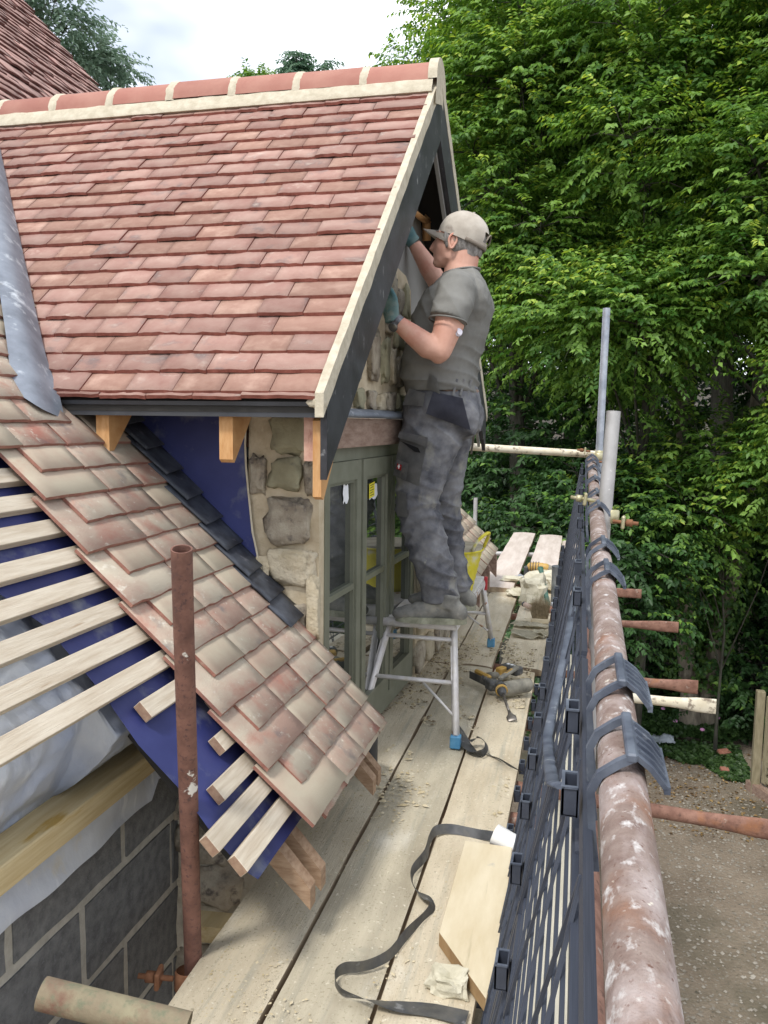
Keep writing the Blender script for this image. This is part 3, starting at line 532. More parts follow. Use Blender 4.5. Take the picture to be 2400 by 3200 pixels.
# far pier and wall below the window
wall_quad('side_wall', 'mortar_old', 3.97, 5.05, -.3, 1.2, -.004, .25)
for i in range(24):
    y = 4.04+.21*(i % 5)+.03*random.random(); z = .0+.2*(i//5)+.1; bm = bmesh.new(); rock(bm, (wx(y)+.0, y, z), (.024, .092, .08), i*2.7, .3, 2, sq=.6); bm_obj('stone', bm, 'stone_'+random.choice('abc'), dorm, True)
# blue membrane on the near cheek with a turned white edge
bm = bmesh.new(); n = 12
def curve_edge(z): return -1.085+.012*math.sin(z*9)+(.055*max(0, .93-z)/.25)
Z = [.62+.075*i for i in range(n)]
quad_strip(bm, [(curve_edge(z), 2.585+.006*nvec((z, 0, 0), 7), z) for z in Z], [(-1.85, 2.60, z) for z in Z]); bm_obj('cheek_membrane', bm, 'membrane', dorm)
bm = bmesh.new(); quad_strip(bm, [(curve_edge(z)+.004, 2.580, z) for z in Z], [(curve_edge(z)-.002, 2.578, z) for z in Z]); bm_obj('membrane_edge', bm, 'mortar', dorm)

# ---- main roof ----------------------------------------------------
TM = 1.085; AM = math.atan(TM)
def mz(x): return -.348-TM*x
roof = thing('lower_roof', 'half-tiled lower roof slope with bare battens over blue membrane, dusty brown tiles', 'roof', (-1.0, 2.2, 0))
GM = .0606; WM = .194; TB = AM-math.atan(.0105/(GM/math.cos(AM))); eym = (-math.cos(TB), 0, math.sin(TB)); exm = (0, 1, 0)
LT = [tile_mesh('main_tile', WM, .21, .0095, 40+i, ('dtile_a', 'dtile_edge'), .0025) for i in range(5)]+[tile_mesh('main_tile_smooth', WM, .21, .0095, 60+i, ('dtile_b', 'dtile_edge'), .0012) for i in range(4)]
XE = -.60
# x axis of the tile must be exm with z out of the roof: use -Y so that the frame is right-handed
def main_tile(x, y, wd, parent, meshes, nm='tile', dzz=0., jig=.004):
    return put_tile(nm, random.choice(meshes), (x, y, mz(x)+dzz), (random.uniform(-.006, .006), 1, random.uniform(-.004, .004)), eym, parent, wd/WM, jig)
for k in range(-1, 15):
    x = XE-max(k, 0)*GM+(.004 if k < 0 else 0); y = 1.83 if k % 2 == 0 else 1.92
    yend = 2.60 if x > -.86 else 2.555
    if k >= 13: y -= .02
    if k == 14: y = 1.62
    first = True
    while y < yend-.02:
        wd = min(WM*(1.5 if (first and k % 2 == 0) else 1), yend-y)
        if yend-y-wd < .05: wd = yend-y
        main_tile(x, y, wd, roof, LT, dzz=-.013 if k < 0 else 0); y += wd; first = False
for k in range(15, 24):
    x = XE-k*GM; y = 1.25+(.0 if k % 2 else .09); yend = Y0+(mz(x)-Z0)/SL-.10 if x < -1.58 else 2.10
    while y < yend:
        main_tile(x, y, WM, roof, LT); y += WM
for k in range(12, 16):      # courses running on under the dormer eave
    pass
# slate-dark soakers against the cheek
SKM = [tile_mesh('soaker_sheet', WM, .19, .004, 80+i, ('soaker', 'soaker'), .0015) for i in range(3)]
for i in range(10):
    x = -.885-i*.0735; o = put_tile('soaker', SKM[i % 3], (x, 2.455+.012*(i > 4), mz(x)+.020+.012*i/9), (0, 1, .10), (-math.cos(TB), .05, math.sin(TB)), roof, .145/WM)
# battens
def beam(name, m, p, q, wd, th, parent, mats=None, up=None):
    bm = bmesh.new(); p = Vector(p); q = Vector(q); d = (q-p).normalized(); up = Vector(up or (0, 0, 1)); up = (up-d*up.dot(d)).normalized(); s = d.cross(up)
    vs = [[bm.verts.new(t+s*(a*wd/2)+up*(b*th/2)) for a, b in ((-1, -1), (1, -1), (1, 1), (-1, 1))] for t in (p, q)]
    for i in range(4): bm.faces.new((vs[0][i], vs[0][(i+1) % 4], vs[1][(i+1) % 4], vs[1][i]))
    bm.faces.new(vs[0][::-1]).material_index = 1 if mats else 0; bm.faces.new(vs[1]).material_index = 1 if mats else 0
    bmesh.ops.recalc_face_normals(bm, faces=bm.faces); bmesh.ops.bevel(bm, geom=[e for e in bm.edges], offset=min(wd, th)*.05, segments=1, affect='EDGES')
    return bm_obj(name, bm, mats or m, parent)
nrm = Vector((TM, 0, 1)).normalized()
BX = [(-1.405, .7, 1.95), (-1.345, .7, 1.95), (-1.285, .7, 1.95), (-1.222, .7, 1.95), (-1.162, .7, 1.95), (-1.102, .7, 1.95), (-1.042, .7, 1.95), (-.982, 1.215, 1.95), (-.925, 1.655, 2.0), (-.865, 1.9, 2.0), (-.808, 1.80, 2.0), (-.752, 1.672, 2.0), (-.706, 1.54, 2.0), (-.655, 1.572, 2.0)]
for i, (x, ya, yb) in enumerate(BX):
    c = Vector((x, 0, mz(x)))-nrm*.050
    beam('batten', None, (c.x, ya, c.z), (c.x, yb, c.z), .047, .024, roof, ['batten', 'batten_end'], up=nrm)
# membrane: cut on a diagonal
bm = bmesh.new(); pl = [(-1.50, 1.25), (-1.36, 1.35), (-1.241, 1.52), (-1.121, 1.60), (-.989, 1.61), (-.888, 1.595), (-.791, 1.605), (-.697, 1.598), (-.640, 1.605), (-.615, 1.62)]
A = []; B = []
for x, y in pl:
    q = Vector((x, 0, mz(x)))-nrm*.068; A.append((q.x, y, q.z)); B.append((q.x, 2.60, q.z))
A[0] = (A[0][0], .8, A[0][2]); A[1] = (A[1][0], 1.0, A[1][2]);
nseg = 9; rows = [[tuple(np.array(a)*(1-t)+np.array(b)*t) for t in [j/nseg for j in range(nseg+1)]] for a, b in zip(A, B)]
gv = [[bm.verts.new(Vector(p)+nrm*.006*nvec(p, 9)) for p in r_] for r_ in rows]
for i in range(len(gv)-1):
    for j in range(nseg): f = bm.faces.new((gv[i][j], gv[i+1][j], gv[i+1][j+1], gv[i][j+1])); f.smooth = True
bm_obj('membrane', bm, 'membrane', roof)
bm = bmesh.new()       # solid deck below so that nothing shows through; under tiles only
q0, q1 = Vector((XE-.03, 0, mz(XE-.03)))-nrm*.085, Vector((-2.9, 0, mz(-2.9)))-nrm*.085
prism(bm, [(q0.x, q0.z), (q1.x, q1.z), (q1.x-.05, q1.z-.06), (q0.x-.05, q0.z-.05)], 1, 1.70, 2.62); bm_obj('roof_deck', bm, 'room', roof)
# rafter feet at the eave
for i, y in enumerate((1.80, 1.885, 2.43, 2.50)):
    bm = bmesh.new(); d = .085/math.cos(AM); x0 = XE+.02; zt = mz(x0)-d; lo_ = .055 if i < 2 else .05
    prism(bm, [(x0-.02, zt), (x0-.02, zt-lo_), (x0-.05, zt-lo_+.03), (-1.15, mz(-1.15)-d-.13), (-1.15, mz(-1.15)-d)], 1, y, y+.04); bm_obj('rafter_foot', bm, 'aged_timber', roof)
# lead valley
def valley_pt(t): # t 0 at bottom
    z = 1.30+t*1.75; x = valley_x(z); y = Y0+(z-Z0)/SL; return Vector((x, y, z))
bm = bmesh.new(); A = []; nn_ = 36
for i in range(nn_+1):
    t = i/nn_; wdt = .115+.06*(1-t); flare = max(0, .12-t)/.12
    row = []
    prof = [(.06, 0), (.03, -.2), (0., -.45), (-.04, -.7), (-.09, -.95), (-.12, -1.1)]
    for j in range(9):
        a = j/8; p = valley_pt(t+(1-min(1, t/.12))*(.035-.030*math.sin(math.pi*a)))
        off = Vector((-.02*(1-a)-.03*a+flare*.03*(1-a), -.01*(1-a)-.135*a, 0))*(.75+.35*(1-t))
        q = p+off+Vector((.03*(1-a), 0, 0)); zs = max(mz(q.x)+.012, dz(q.y)+.008 if q.y > Y0 else -9) if a < .99 else mz(q.x)+.010
        hump = .035*math.sin(math.pi*a)*(1-.6*t)
        row.append(bm.verts.new((q.x, q.y, zs+hump+.004*nvec((q.x, q.y, 0), 12)-flare*.03)))
    A.append(row)
for a, b in zip(A[:-1], A[1:]):
    for j in range(8): f = bm.faces.new((a[j], a[j+1], b[j+1], b[j])); f.smooth = True
bmesh.ops.recalc_face_normals(bm, faces=bm.faces); lv = bm_obj('lead_valley', bm, 'lead', dorm)

# ---- upper roof seen above the dormer ridge and beyond it ------------
up = thing('main_house_roof', 'steep dark-red tiled roof rising behind the dormer ridge at top left', 'roof', (-3.6, 5.8, 0))
UT = [tile_mesh('upper_tile', WM, .19, .014, 100+i, ('old_tile', 'old_edge'), .004, cols=4) for i in range(4)]
FT = [tile_mesh('far_tile', WM, .21, .0125, 120+i, ('dtile_b', 'dtile_edge'), .0012, cols=4) for i in range(2)]
VY = 6.62
for k in range(0, 80):
    x = -2.75-k*GM
    if x < -5.9: break
    y = VY-(0 if k % 2 else .09)
    ymin = max(3.7, -x*1.20) if x > -4.6 else -x*1.20
    while y-WM > ymin-.1:
        y -= WM; main_tile(x, y, WM, up, UT, jig=.012)
bm = bmesh.new(); q0, q1 = Vector((-1.5, 0, mz(-1.5)))-nrm*.05, Vector((-6.2, 0, mz(-6.2)))-nrm*.05
prism(bm, [(q0.x, q0.z), (q1.x, q1.z), (q1.x-.1, q1.z-.1), (q0.x-.1, q0.z-.1)], 1, 3.4, VY-.06); bm_obj('roof_deck', bm, 'old_edge', up)
fr = thing('far_roof_slope', 'pale tiled roof slope beyond the man with a stepped verge, right of the yellow tub', 'roof', (-.9, 5.9, .2))
for k in range(-1, 16):
    x = XE-max(k, 0)*GM; y = 6.56-(0 if k % 2 else .07)
    while y > 5.15:
        wd = WM; y -= wd; main_tile(x, y, wd, fr, FT, dzz=-.013 if k < 0 else 0)
bm = bmesh.new(); q0, q1 = Vector((XE-.02, 0, mz(XE-.02)))-nrm*.05, Vector((-1.9, 0, mz(-1.9)))-nrm*.05
prism(bm, [(q0.x, q0.z), (q1.x, q1.z), (q1.x-.1, q1.z-.1), (q0.x-.1, q0.z-.1)], 1, 5.2, 6.5); bm_obj('roof_deck', bm, 'room', fr)
for y in (5.3, 5.9, 6.42):
    bm = bmesh.new(); prism(bm, [(XE, mz(XE)-.05), (XE, mz(XE)-.22), (-1.1, mz(-1.1)-.25), (-1.1, mz(-1.1)-.1)], 1, y, y+.045); bm_obj('rafter_foot', bm, 'oak_lintel', fr)

# ---- walls below ----------------------------------------------------
XB = -1.15
bw = thing('block_wall', 'dark concrete block wall with pale joints under the polythene at lower left', 'wall', (XB-.05, 1.2, G))
bm = bmesh.new(); prism(bm, [(XB-.13, -.6), (XB-.004, -.6), (XB-.004, 2.22), (XB-.13, 2.22)], 2, G, .345); bm_obj('joint_mortar', bm, 'block_mortar', bw)
BL, BH = .455, .222
bmeshes = []
for i in range(4):
    bm = bmesh.new(); box(bm, (0, 0, 0), (.10, BL-.028, BH-.026)); bmesh.ops.subdivide_edges(bm, edges=bm.edges, cuts=3, use_grid_fill=True)
    for v in bm.verts: v.co += Vector((.003*nvec(v.co, 16, i), .003*nvec(v.co, 14, i+5), .003*nvec(v.co, 14, i+9)))
    me = bpy.data.meshes.new('block_shape'); bm.to_mesh(me); bm.free(); me.materials.append(M['block']); bmeshes.append(me)
for r_ in range(5):
    zc = .105-BH*r_+BH/2
    for c_ in range(6):
        y = 1.45+BL*(c_-3)+(.0 if r_ % 2 else BL*.42)+.0
        o = bpy.data.objects.new('block', bmeshes[(r_+c_) % 4]); COL.objects.link(o); o.location = (XB-.05, y, zc); par(o, bw)
        if y+BL/2 > 2.24: o.scale.y = max(.1, (2.24-(y-BL/2))/BL); o.location.y = (2.24+(y-BL/2))/2
# rubble wall end between the block wall and the dormer pier
rw = thing('rubble_wall', 'rough rubble stone wall end smeared with mortar behind the rusty post', 'wall', (-1.0, 2.4, G))
bm = bmesh.new(); box(bm, (-1.03, 2.5, -1.45), (.30, .62, 3.7)); bmesh.ops.subdivide_edges(bm, edges=bm.edges, cuts=22, use_grid_fill=True)
for v in bm.verts:
    k = .045*nvec(v.co, 6)+.025*nvec(v.co, 15, 3); v.co += Vector((k, -abs(k)*1.3, k*.3))
bm_obj('mortar_core', bm, 'render_wet', rw, True)
for i in range(34):
    z = .42-.135*(i//3)+random.uniform(-.02, .02); j = i % 3
    bm = bmesh.new()
    if j == 0: rock(bm, (-1.06+random.uniform(-.04, .04), 2.185, z), (.085, .05, .062), i*1.9, .45, 3, sq=.7)
    elif j == 1: rock(bm, (-.90, 2.24, z+.05), (.05, .075, .06), i*2.3, .45, 3, sq=.7)
    else: rock(bm, (-.885, 2.42, z-.02), (.035, .10, .06), i*2.9, .4, 3, sq=.7)
    bm_obj('stone', bm, random.choice(('stone_a', 'stone_a', 'stone_c')), rw, True)
hw = thing('house_wall', 'stone house wall dropping to the ground behind the scaffold boards', 'wall', (-1.0, 4.5, G))
bm = bmesh.new(); prism(bm, [(-.86, 2.8), (-.72, 6.5), (-1.3, 6.5), (-1.3, 2.8)], 2, G, .0); bm_obj('wall_face', bm, 'mortar_old', hw)
# wall plate, polythene
pt = tag(beam('timber_plate', None, (-1.135, .3, .377), (-1.135, 2.12, .377), .095, .062, None, ['plate', 'offcut_edge']), 'long yellow timber plate lying along the top of the block wall', 'timber')
bm = bmesh.new(); A = []
for i in range(140):
    y = .55+1.62*i/139; row = []
    top = Vector((-1.30+.05*math.sin(y*3), y, mz(-1.30)-.115)); mid = Vector((-1.06, y, mz(-1.06)-.12)); bot = Vector((-1.185, y, .40))
    if y > 1.62: mid = Vector((-1.0, y, mz(-1.0)-.16))
    ctrl = [top, (top+mid)/2, mid, mid*.6+bot*.4+Vector((.03, 0, 0)), mid*.25+bot*.75+Vector((.02, 0, 0)), bot]
    for j in range(26):
        u = j/25*5; a = min(int(u), 4); f_ = u-a; p = ctrl[a].lerp(ctrl[a+1], f_)
        p = p+Vector((1, 0, .5)).normalized()*(.012*nvec((y*1.0, j*.05, 0), 7)-.022*abs(nvec((y*2.2+j*.05, j*.03, 4), 5))-.014*abs(nvec((y*1.2-j*.06, j*.08, 8), 8))-.018*abs(nvec((y*4.2+j*.03, j*.02, 14), 4))+.006*nvec((y*9, j*.1, 3), 3)); row.append(bm.verts.new(p))
    A.append(row)
for a, b in zip(A[:-1], A[1:]):
    for j in range(25): f = bm.faces.new((a[j], a[j+1], b[j+1], b[j])); f.smooth = True
tag(bm_obj('polythene_sheet', bm, 'polythene'), 'crinkled translucent polythene sheet hanging below the battens above the timber plate', 'plastic sheet')
bm = bmesh.new(); A = []
for i in range(60):
    y = .5+1.68*i/59; row = []
    for j in range(10):
        u = j/9; zb = .235+.02*nvec((y, 0, 0), 4)+(.05 if y > 2.0 else 0); z = .355*(1-u)+zb*u; row.append(bm.verts.new((XB+.006+.022*u+.018*nvec((y, u*.3, 0), 6)*(.3+u)+(.05*u*max(0, y-2.0)*4), y, z)))
    A.append(row)
for a, b in zip(A[:-1], A[1:]):
    for j in range(9): f = bm.faces.new((a[j], a[j+1], b[j+1], b[j])); f.smooth = True
tag(bm_obj('polythene_strip', bm, 'polythene'), 'grey polythene strip flapping down over the top of the dark block wall', 'plastic sheet')

# ------------------------------------------------------------------ scaffold
def board(label, x0, x1, y0, y1, zt, m='board', th=.038, group='scaffold boards on the platform', jit=.004, rot=0., seed=0, name='scaffold_board', cat='scaffold board', yaw_end=0.):
    bm = bmesh.new(); ny = max(8, int((y1-y0)/.09)); nx = 8; T = []; B = []
    for i in range(ny+1):
        y = y0+(y1-y0)*i/ny; w0 = jit*nvec((y, seed, 0), 3.2)+jit*.5*nvec((y, seed, 3), 14); w1 = jit*nvec((y, seed, 9), 3.2)+jit*.5*nvec((y, seed, 5), 14)
        a = []; b = []
        for j in range(nx+1):
            u = j/nx; x = (x0+w0)*(1-u)+(x1+w1)*u; ed = .004 if j in (0, nx) else 0
            yy = y+(.006*nvec((u*3, seed, 8), 4) if i in (0, ny) else 0)
            a.append(bm.verts.new((x, yy, zt-ed+.0022*nvec((x, y, seed), 6)-.003*math.cos(2*math.pi*u)))); b.append(bm.verts.new((x, yy, zt-th)))
        T.append(a); B.append(b)
    for i in range(ny):
        for j in range(nx):
            f = bm.faces.new((T[i][j], T[i][j+1], T[i+1][j+1], T[i+1][j])); f.smooth = True; bm.faces.new((B[i][j+1], B[i][j], B[i+1][j], B[i+1][j+1])).material_index = 1
        bm.faces.new((T[i][0], T[i+1][0], B[i+1][0], B[i][0])).material_index = 1; bm.faces.new((T[i+1][nx], T[i][nx], B[i][nx], B[i+1][nx])).material_index = 1
    for j in range(nx):
        bm.faces.new((T[0][j+1], T[0][j], B[0][j], B[0][j+1])).material_index = 1; bm.faces.new((T[ny][j], T[ny][j+1], B[ny][j+1], B[ny][j])).material_index = 1
    bmesh.ops.recalc_face_normals(bm, faces=bm.faces); o = bm_obj(name, bm, [m, 'board_edge']); return tag(o, label, cat, group)
board('dusty scaffold board nearest the house wall running under the tiled eave', -.849, -.633, -.4, 4.27, 0, seed=1)
board('long weathered scaffold board, second from the house, crossed by the flashing strip', -.624, -.402, -.4, 4.275, -.004, 'board_grey', seed=2)
board('dusty scaffold board third from the house carrying the breaker drill', -.391, -.180, -.4, 4.265, .0, seed=3)
board('scaffold board beyond the joint against the window wall under the step platform', -.80, -.637, 4.30, 6.45, -.002, seed=4)
board('scaffold board beyond the joint between two long gaps, just left of the rocks', -.628, -.412, 4.295, 6.52, .0, seed=5)
board('scaffold board beyond the joint carrying the rocks, brush and torn paper', -.368, -.146, 4.31, 6.85, .0, seed=6)
board('pale cracked scaffold board at the far end, leftmost of the three', -.70, -.452, 6.25, 9.56, .036, 'board_far', seed=7)
board('pale pinkish scaffold board at the far end, middle of the three', -.395, -.145, 6.75, 9.5, .03, 'board_far', seed=8)
board('narrow pale scaffold board at the far end beside the mesh guard', -.138, .07, 6.2, 9.32, .0, 'board_far', seed=9)
board('clean cream board lying outside the black mesh guard beside the handrail', -.105, .095, -.3, 4.9, -.075, 'cream_board', seed=10)
board('weathered board low in the gap between platform and mesh guard', -.165, -.11, .2, 2.55, -.055, 'board', seed=11, th=.03)
# deck rubble
def crumbs(name, label, n, area, smin, smax, m='debris', z=.0, cat='debris'):
    cs = []
    X = RNG.uniform(area[0], area[1], n); Y = RNG.uniform(area[2], area[3], n)
    keep = np.array([noise.noise(Vector((x*4, y*1.7, 1.3)))+noise.noise(Vector((x*14, y*9, 4)))*.6 > area[4] for x, y in zip(X, Y)]); X, Y = X[keep], Y[keep]; n = len(X)
    S = smin+(smax-smin)*RNG.random(n)**3.2
    V = base[None]*S[:, None, None]*RNG.uniform(.5, 1.4, (n, 6, 3)); V[:, :, 2] *= .6; a = RNG.uniform(0, 6.28, n); ca, sa = np.cos(a)[:, None], np.sin(a)[:, None]
    vx_, vy_ = V[:, :, 0].copy(), V[:, :, 1].copy(); V[:, :, 0] = vx_*ca-vy_*sa*.6+X[:, None]; V[:, :, 1] = vx_*sa+vy_*ca*.6+Y[:, None]; V[:, :, 2] += z+.002
    F = (bf[None]+(np.arange(n)*6)[:, None, None]).reshape(-1, 3)
    return tag(npmesh(name, V.reshape(-1, 3), F, m), label, cat, kind='stuff')
crumbs('mortar_debris', 'crumbs of dry mortar scattered over the scaffold boards near the step platform', 3600, (-.84, -.2, 2.6, 4.9, -.05), .003, .018)
crumbs('brown_chips', 'brown chips and dirt trodden on the boards under and around the step platform', 2600, (-.84, -.19, 3.2, 4.7, .0), .003, .014, 'brown_chip')
crumbs('tile_grit', 'gritty dust and crumbs lying under the edge of the tiled eave', 2600, (-.80, -.52, 1.0, 2.9, .02), .0015, .0065)
crumbs('board_grit', 'small crumbs beside the angled board offcut and on the near boards', 1500, (-.6, -.19, 1.2, 3.0, .16), .002, .009)
crumbs('far_debris', 'mortar lumps strewn on the boards around the rocks', 1200, (-.62, -.15, 4.4, 6.6, .08), .003, .014)
# tubes
def tube_obj(name, label, pts, m, r=.02415, n=24, hollow=True, cat='scaffold tube', group=None):
    bm = bmesh.new(); tube(bm, pts, r, n, cap=not hollow)
    if hollow:
        pin = [Vector(pts[-1]), Vector(pts[-1])-(Vector(pts[-1])-Vector(pts[-2])).normalized()*.12]
        for a, b in ((pts[-1], pts[-2]), (pts[0], pts[1])):
            a = Vector(a); b = Vector(b); d = (b-a).normalized(); rr = tube(bm, [a, a+d*.1], [r*.84]*2, n, cap=False)
            fr_, _, _2 = frame(d)
            bm.verts.ensure_lookup_table()
            f = bm.faces.new(rr[1])
            # annulus
            ring = tube(bm, [a, a+d*.0005], [r, r*.84], n, cap=False)
    bmesh.ops.recalc_face_normals(bm, faces=bm.faces); o = bm_obj(name, bm, m, smooth=False); tag(o, label, cat, group); return o
RX = lambda y: .055+.0045*y; RZ = lambda y: .905+.033*y
tube_obj('scaffold_tube', 'thick rusty worn handrail tube running away from the camera on the right', [(RX(-.5)-.004, -.5, RZ(-.5)), (RX(2), 2, RZ(2)), (RX(5.55), 5.55, RZ(5.55))], 'rust_rail', n=40)
tube_obj('scaffold_tube', 'rusty lower guard rail tube directly below the worn handrail', [(.038, -.4, .50), (.045, 3.55, .50)], 'rust')
tube_obj('scaffold_tube', 'rusty upright tube with open top and flaking white paint in front of the half-laid tiles', [(-.872, 1.712, -.45), (-.872, 1.712, 0), (-.750, 1.448, 1.047)], 'rust_post', r=.0212)
tube_obj('scaffold_tube', 'grey galvanised upright beside the handrail, shorter and wider-looking of the two', [(.02, 2.86, G), (.088, 2.91, .8), (.113, 2.955, 1.346)], 'galv')
tube_obj('scaffold_tube', 'thin bluish galvanised upright at the far end, tallest of the tubes', [(.10, 5.48, G), (.128, 5.53, .65), (.143, 5.64, 2.055)], 'galv_blue', n=16)
tube_obj('scaffold_tube', 'cream painted horizontal tube across the far end of the scaffold', [(-.70, 5.28, 1.146), (.155, 5.60, 1.10)], 'cream_tube', n=16)
tube_obj('scaffold_tube', 'mossy horizontal tube with cut end poking out of the gap at lower left', [(-.845, 1.112, .335), (.3, 1.38, .06-.12)][0:1]+[(-.60, 1.155, .285)], 'moss_tube', r=.0262)
tube_obj('scaffold_tube', 'grey tube end crossing under the far boards', [(-.95, 8.3, -.03), (.25, 8.45, -.03)], 'galv', n=14)
tube_obj('scaffold_tube', 'thin grey upright standing far behind beyond the pale tiled slope', [(-1.17, 9.6, G), (-1.162, 9.6, .42)], 'galv', n=12)
# putlogs with flattened blades, pointing out past the handrail
def putlog(label, y, xe, m, z=-.062, blade=.18, dy=0.):
    pts = []; rad = []
    for t in (-1.0, 0, xe-blade-.08, xe-blade, xe-blade*.6, xe): pts.append((t, y+dy*(t-xe), z)); 
    rad = [.0242, .0242, .0242, (.030, .016), (.037, .007), (.038, .006)]
    bm = bmesh.new(); P_ = [Vector(p) for p in pts]
    rings = []
    for p, r in zip(P_, rad):
        ra, rb = (r, r) if not isinstance(r, tuple) else r
        rings.append([bm.verts.new(p+Vector((0, rb*math.cos(t), ra*math.sin(t)))) for t in [2*math.pi*j/16 for j in range(16)]])
    for a, b in zip(rings[:-1], rings[1:]):
        for j in range(16): f = bm.faces.new((a[j], a[(j+1) % 16], b[(j+1) % 16], b[j])); f.smooth = True
    bm.faces.new(rings[-1]); bm.faces.new(rings[0][::-1]); bmesh.ops.recalc_face_normals(bm, faces=bm.faces)
    tag(bm_obj('putlog_tube', bm, m), label, 'putlog tube', 'flattened tube ends beyond the handrail')
putlog('nearest rusty putlog tube with a long flattened blade end over the gravel', 2.86, .80, 'rust', blade=.24, dy=-.12)
putlog('pale paint-splashed putlog tube, lower of the close pair over the tree trunk', 4.13, .70, 'cream_tube', blade=.14, dy=-.06); 
putlog('rusty putlog tube with a split crushed end, upper of the close pair', 4.42, .655, 'rust', blade=.12, dy=-.05)
putlog('rusty putlog tube with a broad flattened end against dark foliage', 5.74, .705, 'rust', blade=.22)
putlog('shortest rusty putlog tube, farthest along the handrail', 6.82, .54, 'rust', blade=.28)
tube_obj('scaffold_tube', 'dark cross tube visible in the gap beside the breaker drill', [(-.6, 3.62, -.066), (.2, 3.66, -.066)], 'rust')
tube_obj('scaffold_tube', 'reddish cross tube seen under the board edge beside the white pipe', [(-.6, 2.74, -.07), (-.06, 2.74, -.07)], 'rust')
bm = bmesh.new(); box(bm, (-.66, 5.22, 1.17), (.012, .02, .14), Euler((0, .12, 0)).to_matrix()); tag(bm_obj('metal_strap', bm, 'steel'), 'dark flat metal strap at the left end of the cream tube', 'strap')

# ---- mesh guards (black plastic lattice hung on the handrail) ---------
hk = bmesh.new()
def poly_strip(bm, prof, y0, y1, th, mi=0):
    pts = [Vector((p[0], 0, p[1])) for p in prof]; up_ = []
    for i, p in enumerate(pts):
        d = (pts[min(i+1, len(pts)-1)]-pts[max(i-1, 0)]).normalized(); up_.append(Vector((-d.z, 0, d.x)))
    rings = [[bm.verts.new((p+n_*a).xyz+Vector((0, y, 0))) for a, y in ((-th/2, y0), (th/2, y0), (th/2, y1), (-th/2, y1))] for p, n_ in zip(pts, up_)]
    for a, b in zip(rings[:-1], rings[1:]):
        for i in range(4): bm.faces.new((a[i], a[(i+1) % 4], b[(i+1) % 4], b[i])).material_index = mi
    bm.faces.new(rings[0][::-1]); bm.faces.new(rings[-1])
for s in (-1, 1):
    poly_strip(hk, [(-.026, -.085), (-.031, -.045), (-.034, .0), (-.026, .018), (-.008, .032), (.004, .039)], s*.052-.0045, s*.052+.0045, .008)
box(hk, (.004, 0, .040), (.011, .115, .010), bev=.002)
poly_strip(hk, [(.006, .040), (.024, .026), (.040, .006)], -.048, .048, .005)
for t in (-.036, -.018, 0, .018, .036): poly_strip(hk, [(.012, .039), (.026, .0285), (.038, .0125)], t-.0025, t+.0025, .005)
box(hk, (.040, 0, .006), (.006, .096, .008))
bmesh.ops.recalc_face_normals(hk, faces=hk.faces); hook_me = bpy.data.meshes.new('hook_shape'); hk.to_mesh(hook_me); hk.free(); hook_me.materials.append(M['hook'])
ck = bmesh.new()
for c, s, m_ in (((0, 0, -.028), (.028, .05, .004), 0), ((-.012, 0, 0), (.004, .05, .056), 0), ((0, .023, 0), (.028, .004, .056), 0), ((0, -.023, 0), (.028, .004, .056), 0), ((.0125, 0, 0), (.003, .05, .06), 0), ((-.012, 0, .029), (.006, .054, .004), 1), ((0, .024, .029), (.026, .006, .004), 1), ((0, -.024, .029), (.026, .006, .004), 1)): box(ck, c, s, mi=m_)
clip_me = bpy.data.meshes.new('clip_shape'); ck.to_mesh(clip_me); ck.free(); clip_me.materials.append(M['plastic']); clip_me.materials.append(M['hook'])
def inst(name, me, loc, parent, rot=(0, 0, 0), sc=(1, 1, 1)):
    o = bpy.data.objects.new(name, me); COL.objects.link(o); o.location = loc; o.rotation_euler = rot; o.scale = sc; par(o, parent); return o
bar_me = None
def mk_box_me(nm, m):
    bm = bmesh.new(); box(bm, (0, 0, 0), (1, 1, 1)); me = bpy.data.meshes.new(nm); bm.to_mesh(me); bm.free(); me.materials.append(M[m]); return me
bar_me = mk_box_me('bar_shape', 'plastic')
def pan(u, y):   # u 0 bottom .. 1 top
    xb = -.158+.006*(y-1.6); xt = .022-.004*0; return Vector((xb+(xt-xb)*u, y, -.03+(.86+.03*y+.03)*u))
def bar_between(p, q, wd, th, parent, nm='mesh_bar'):
    p = Vector(p); q = Vector(q); d = q-p; o = bpy.data.objects.new(nm, bar_me); COL.objects.link(o)
    y_ = d.normalized(); n_ = Vector((-1, 0, .19)).normalized(); n_ = (n_-y_*n_.dot(y_)).normalized(); x_ = y_.cross(n_)
    m = Matrix(((x_.x*wd, y_.x*d.length, n_.x*th, 0), (x_.y*wd, y_.y*d.length, n_.y*th, 0), (x_.z*wd, y_.z*d.length, n_.z*th, 0), (0, 0, 0, 1))); m.translation = (p+q)/2; o.matrix_basis = m; par(o, parent)
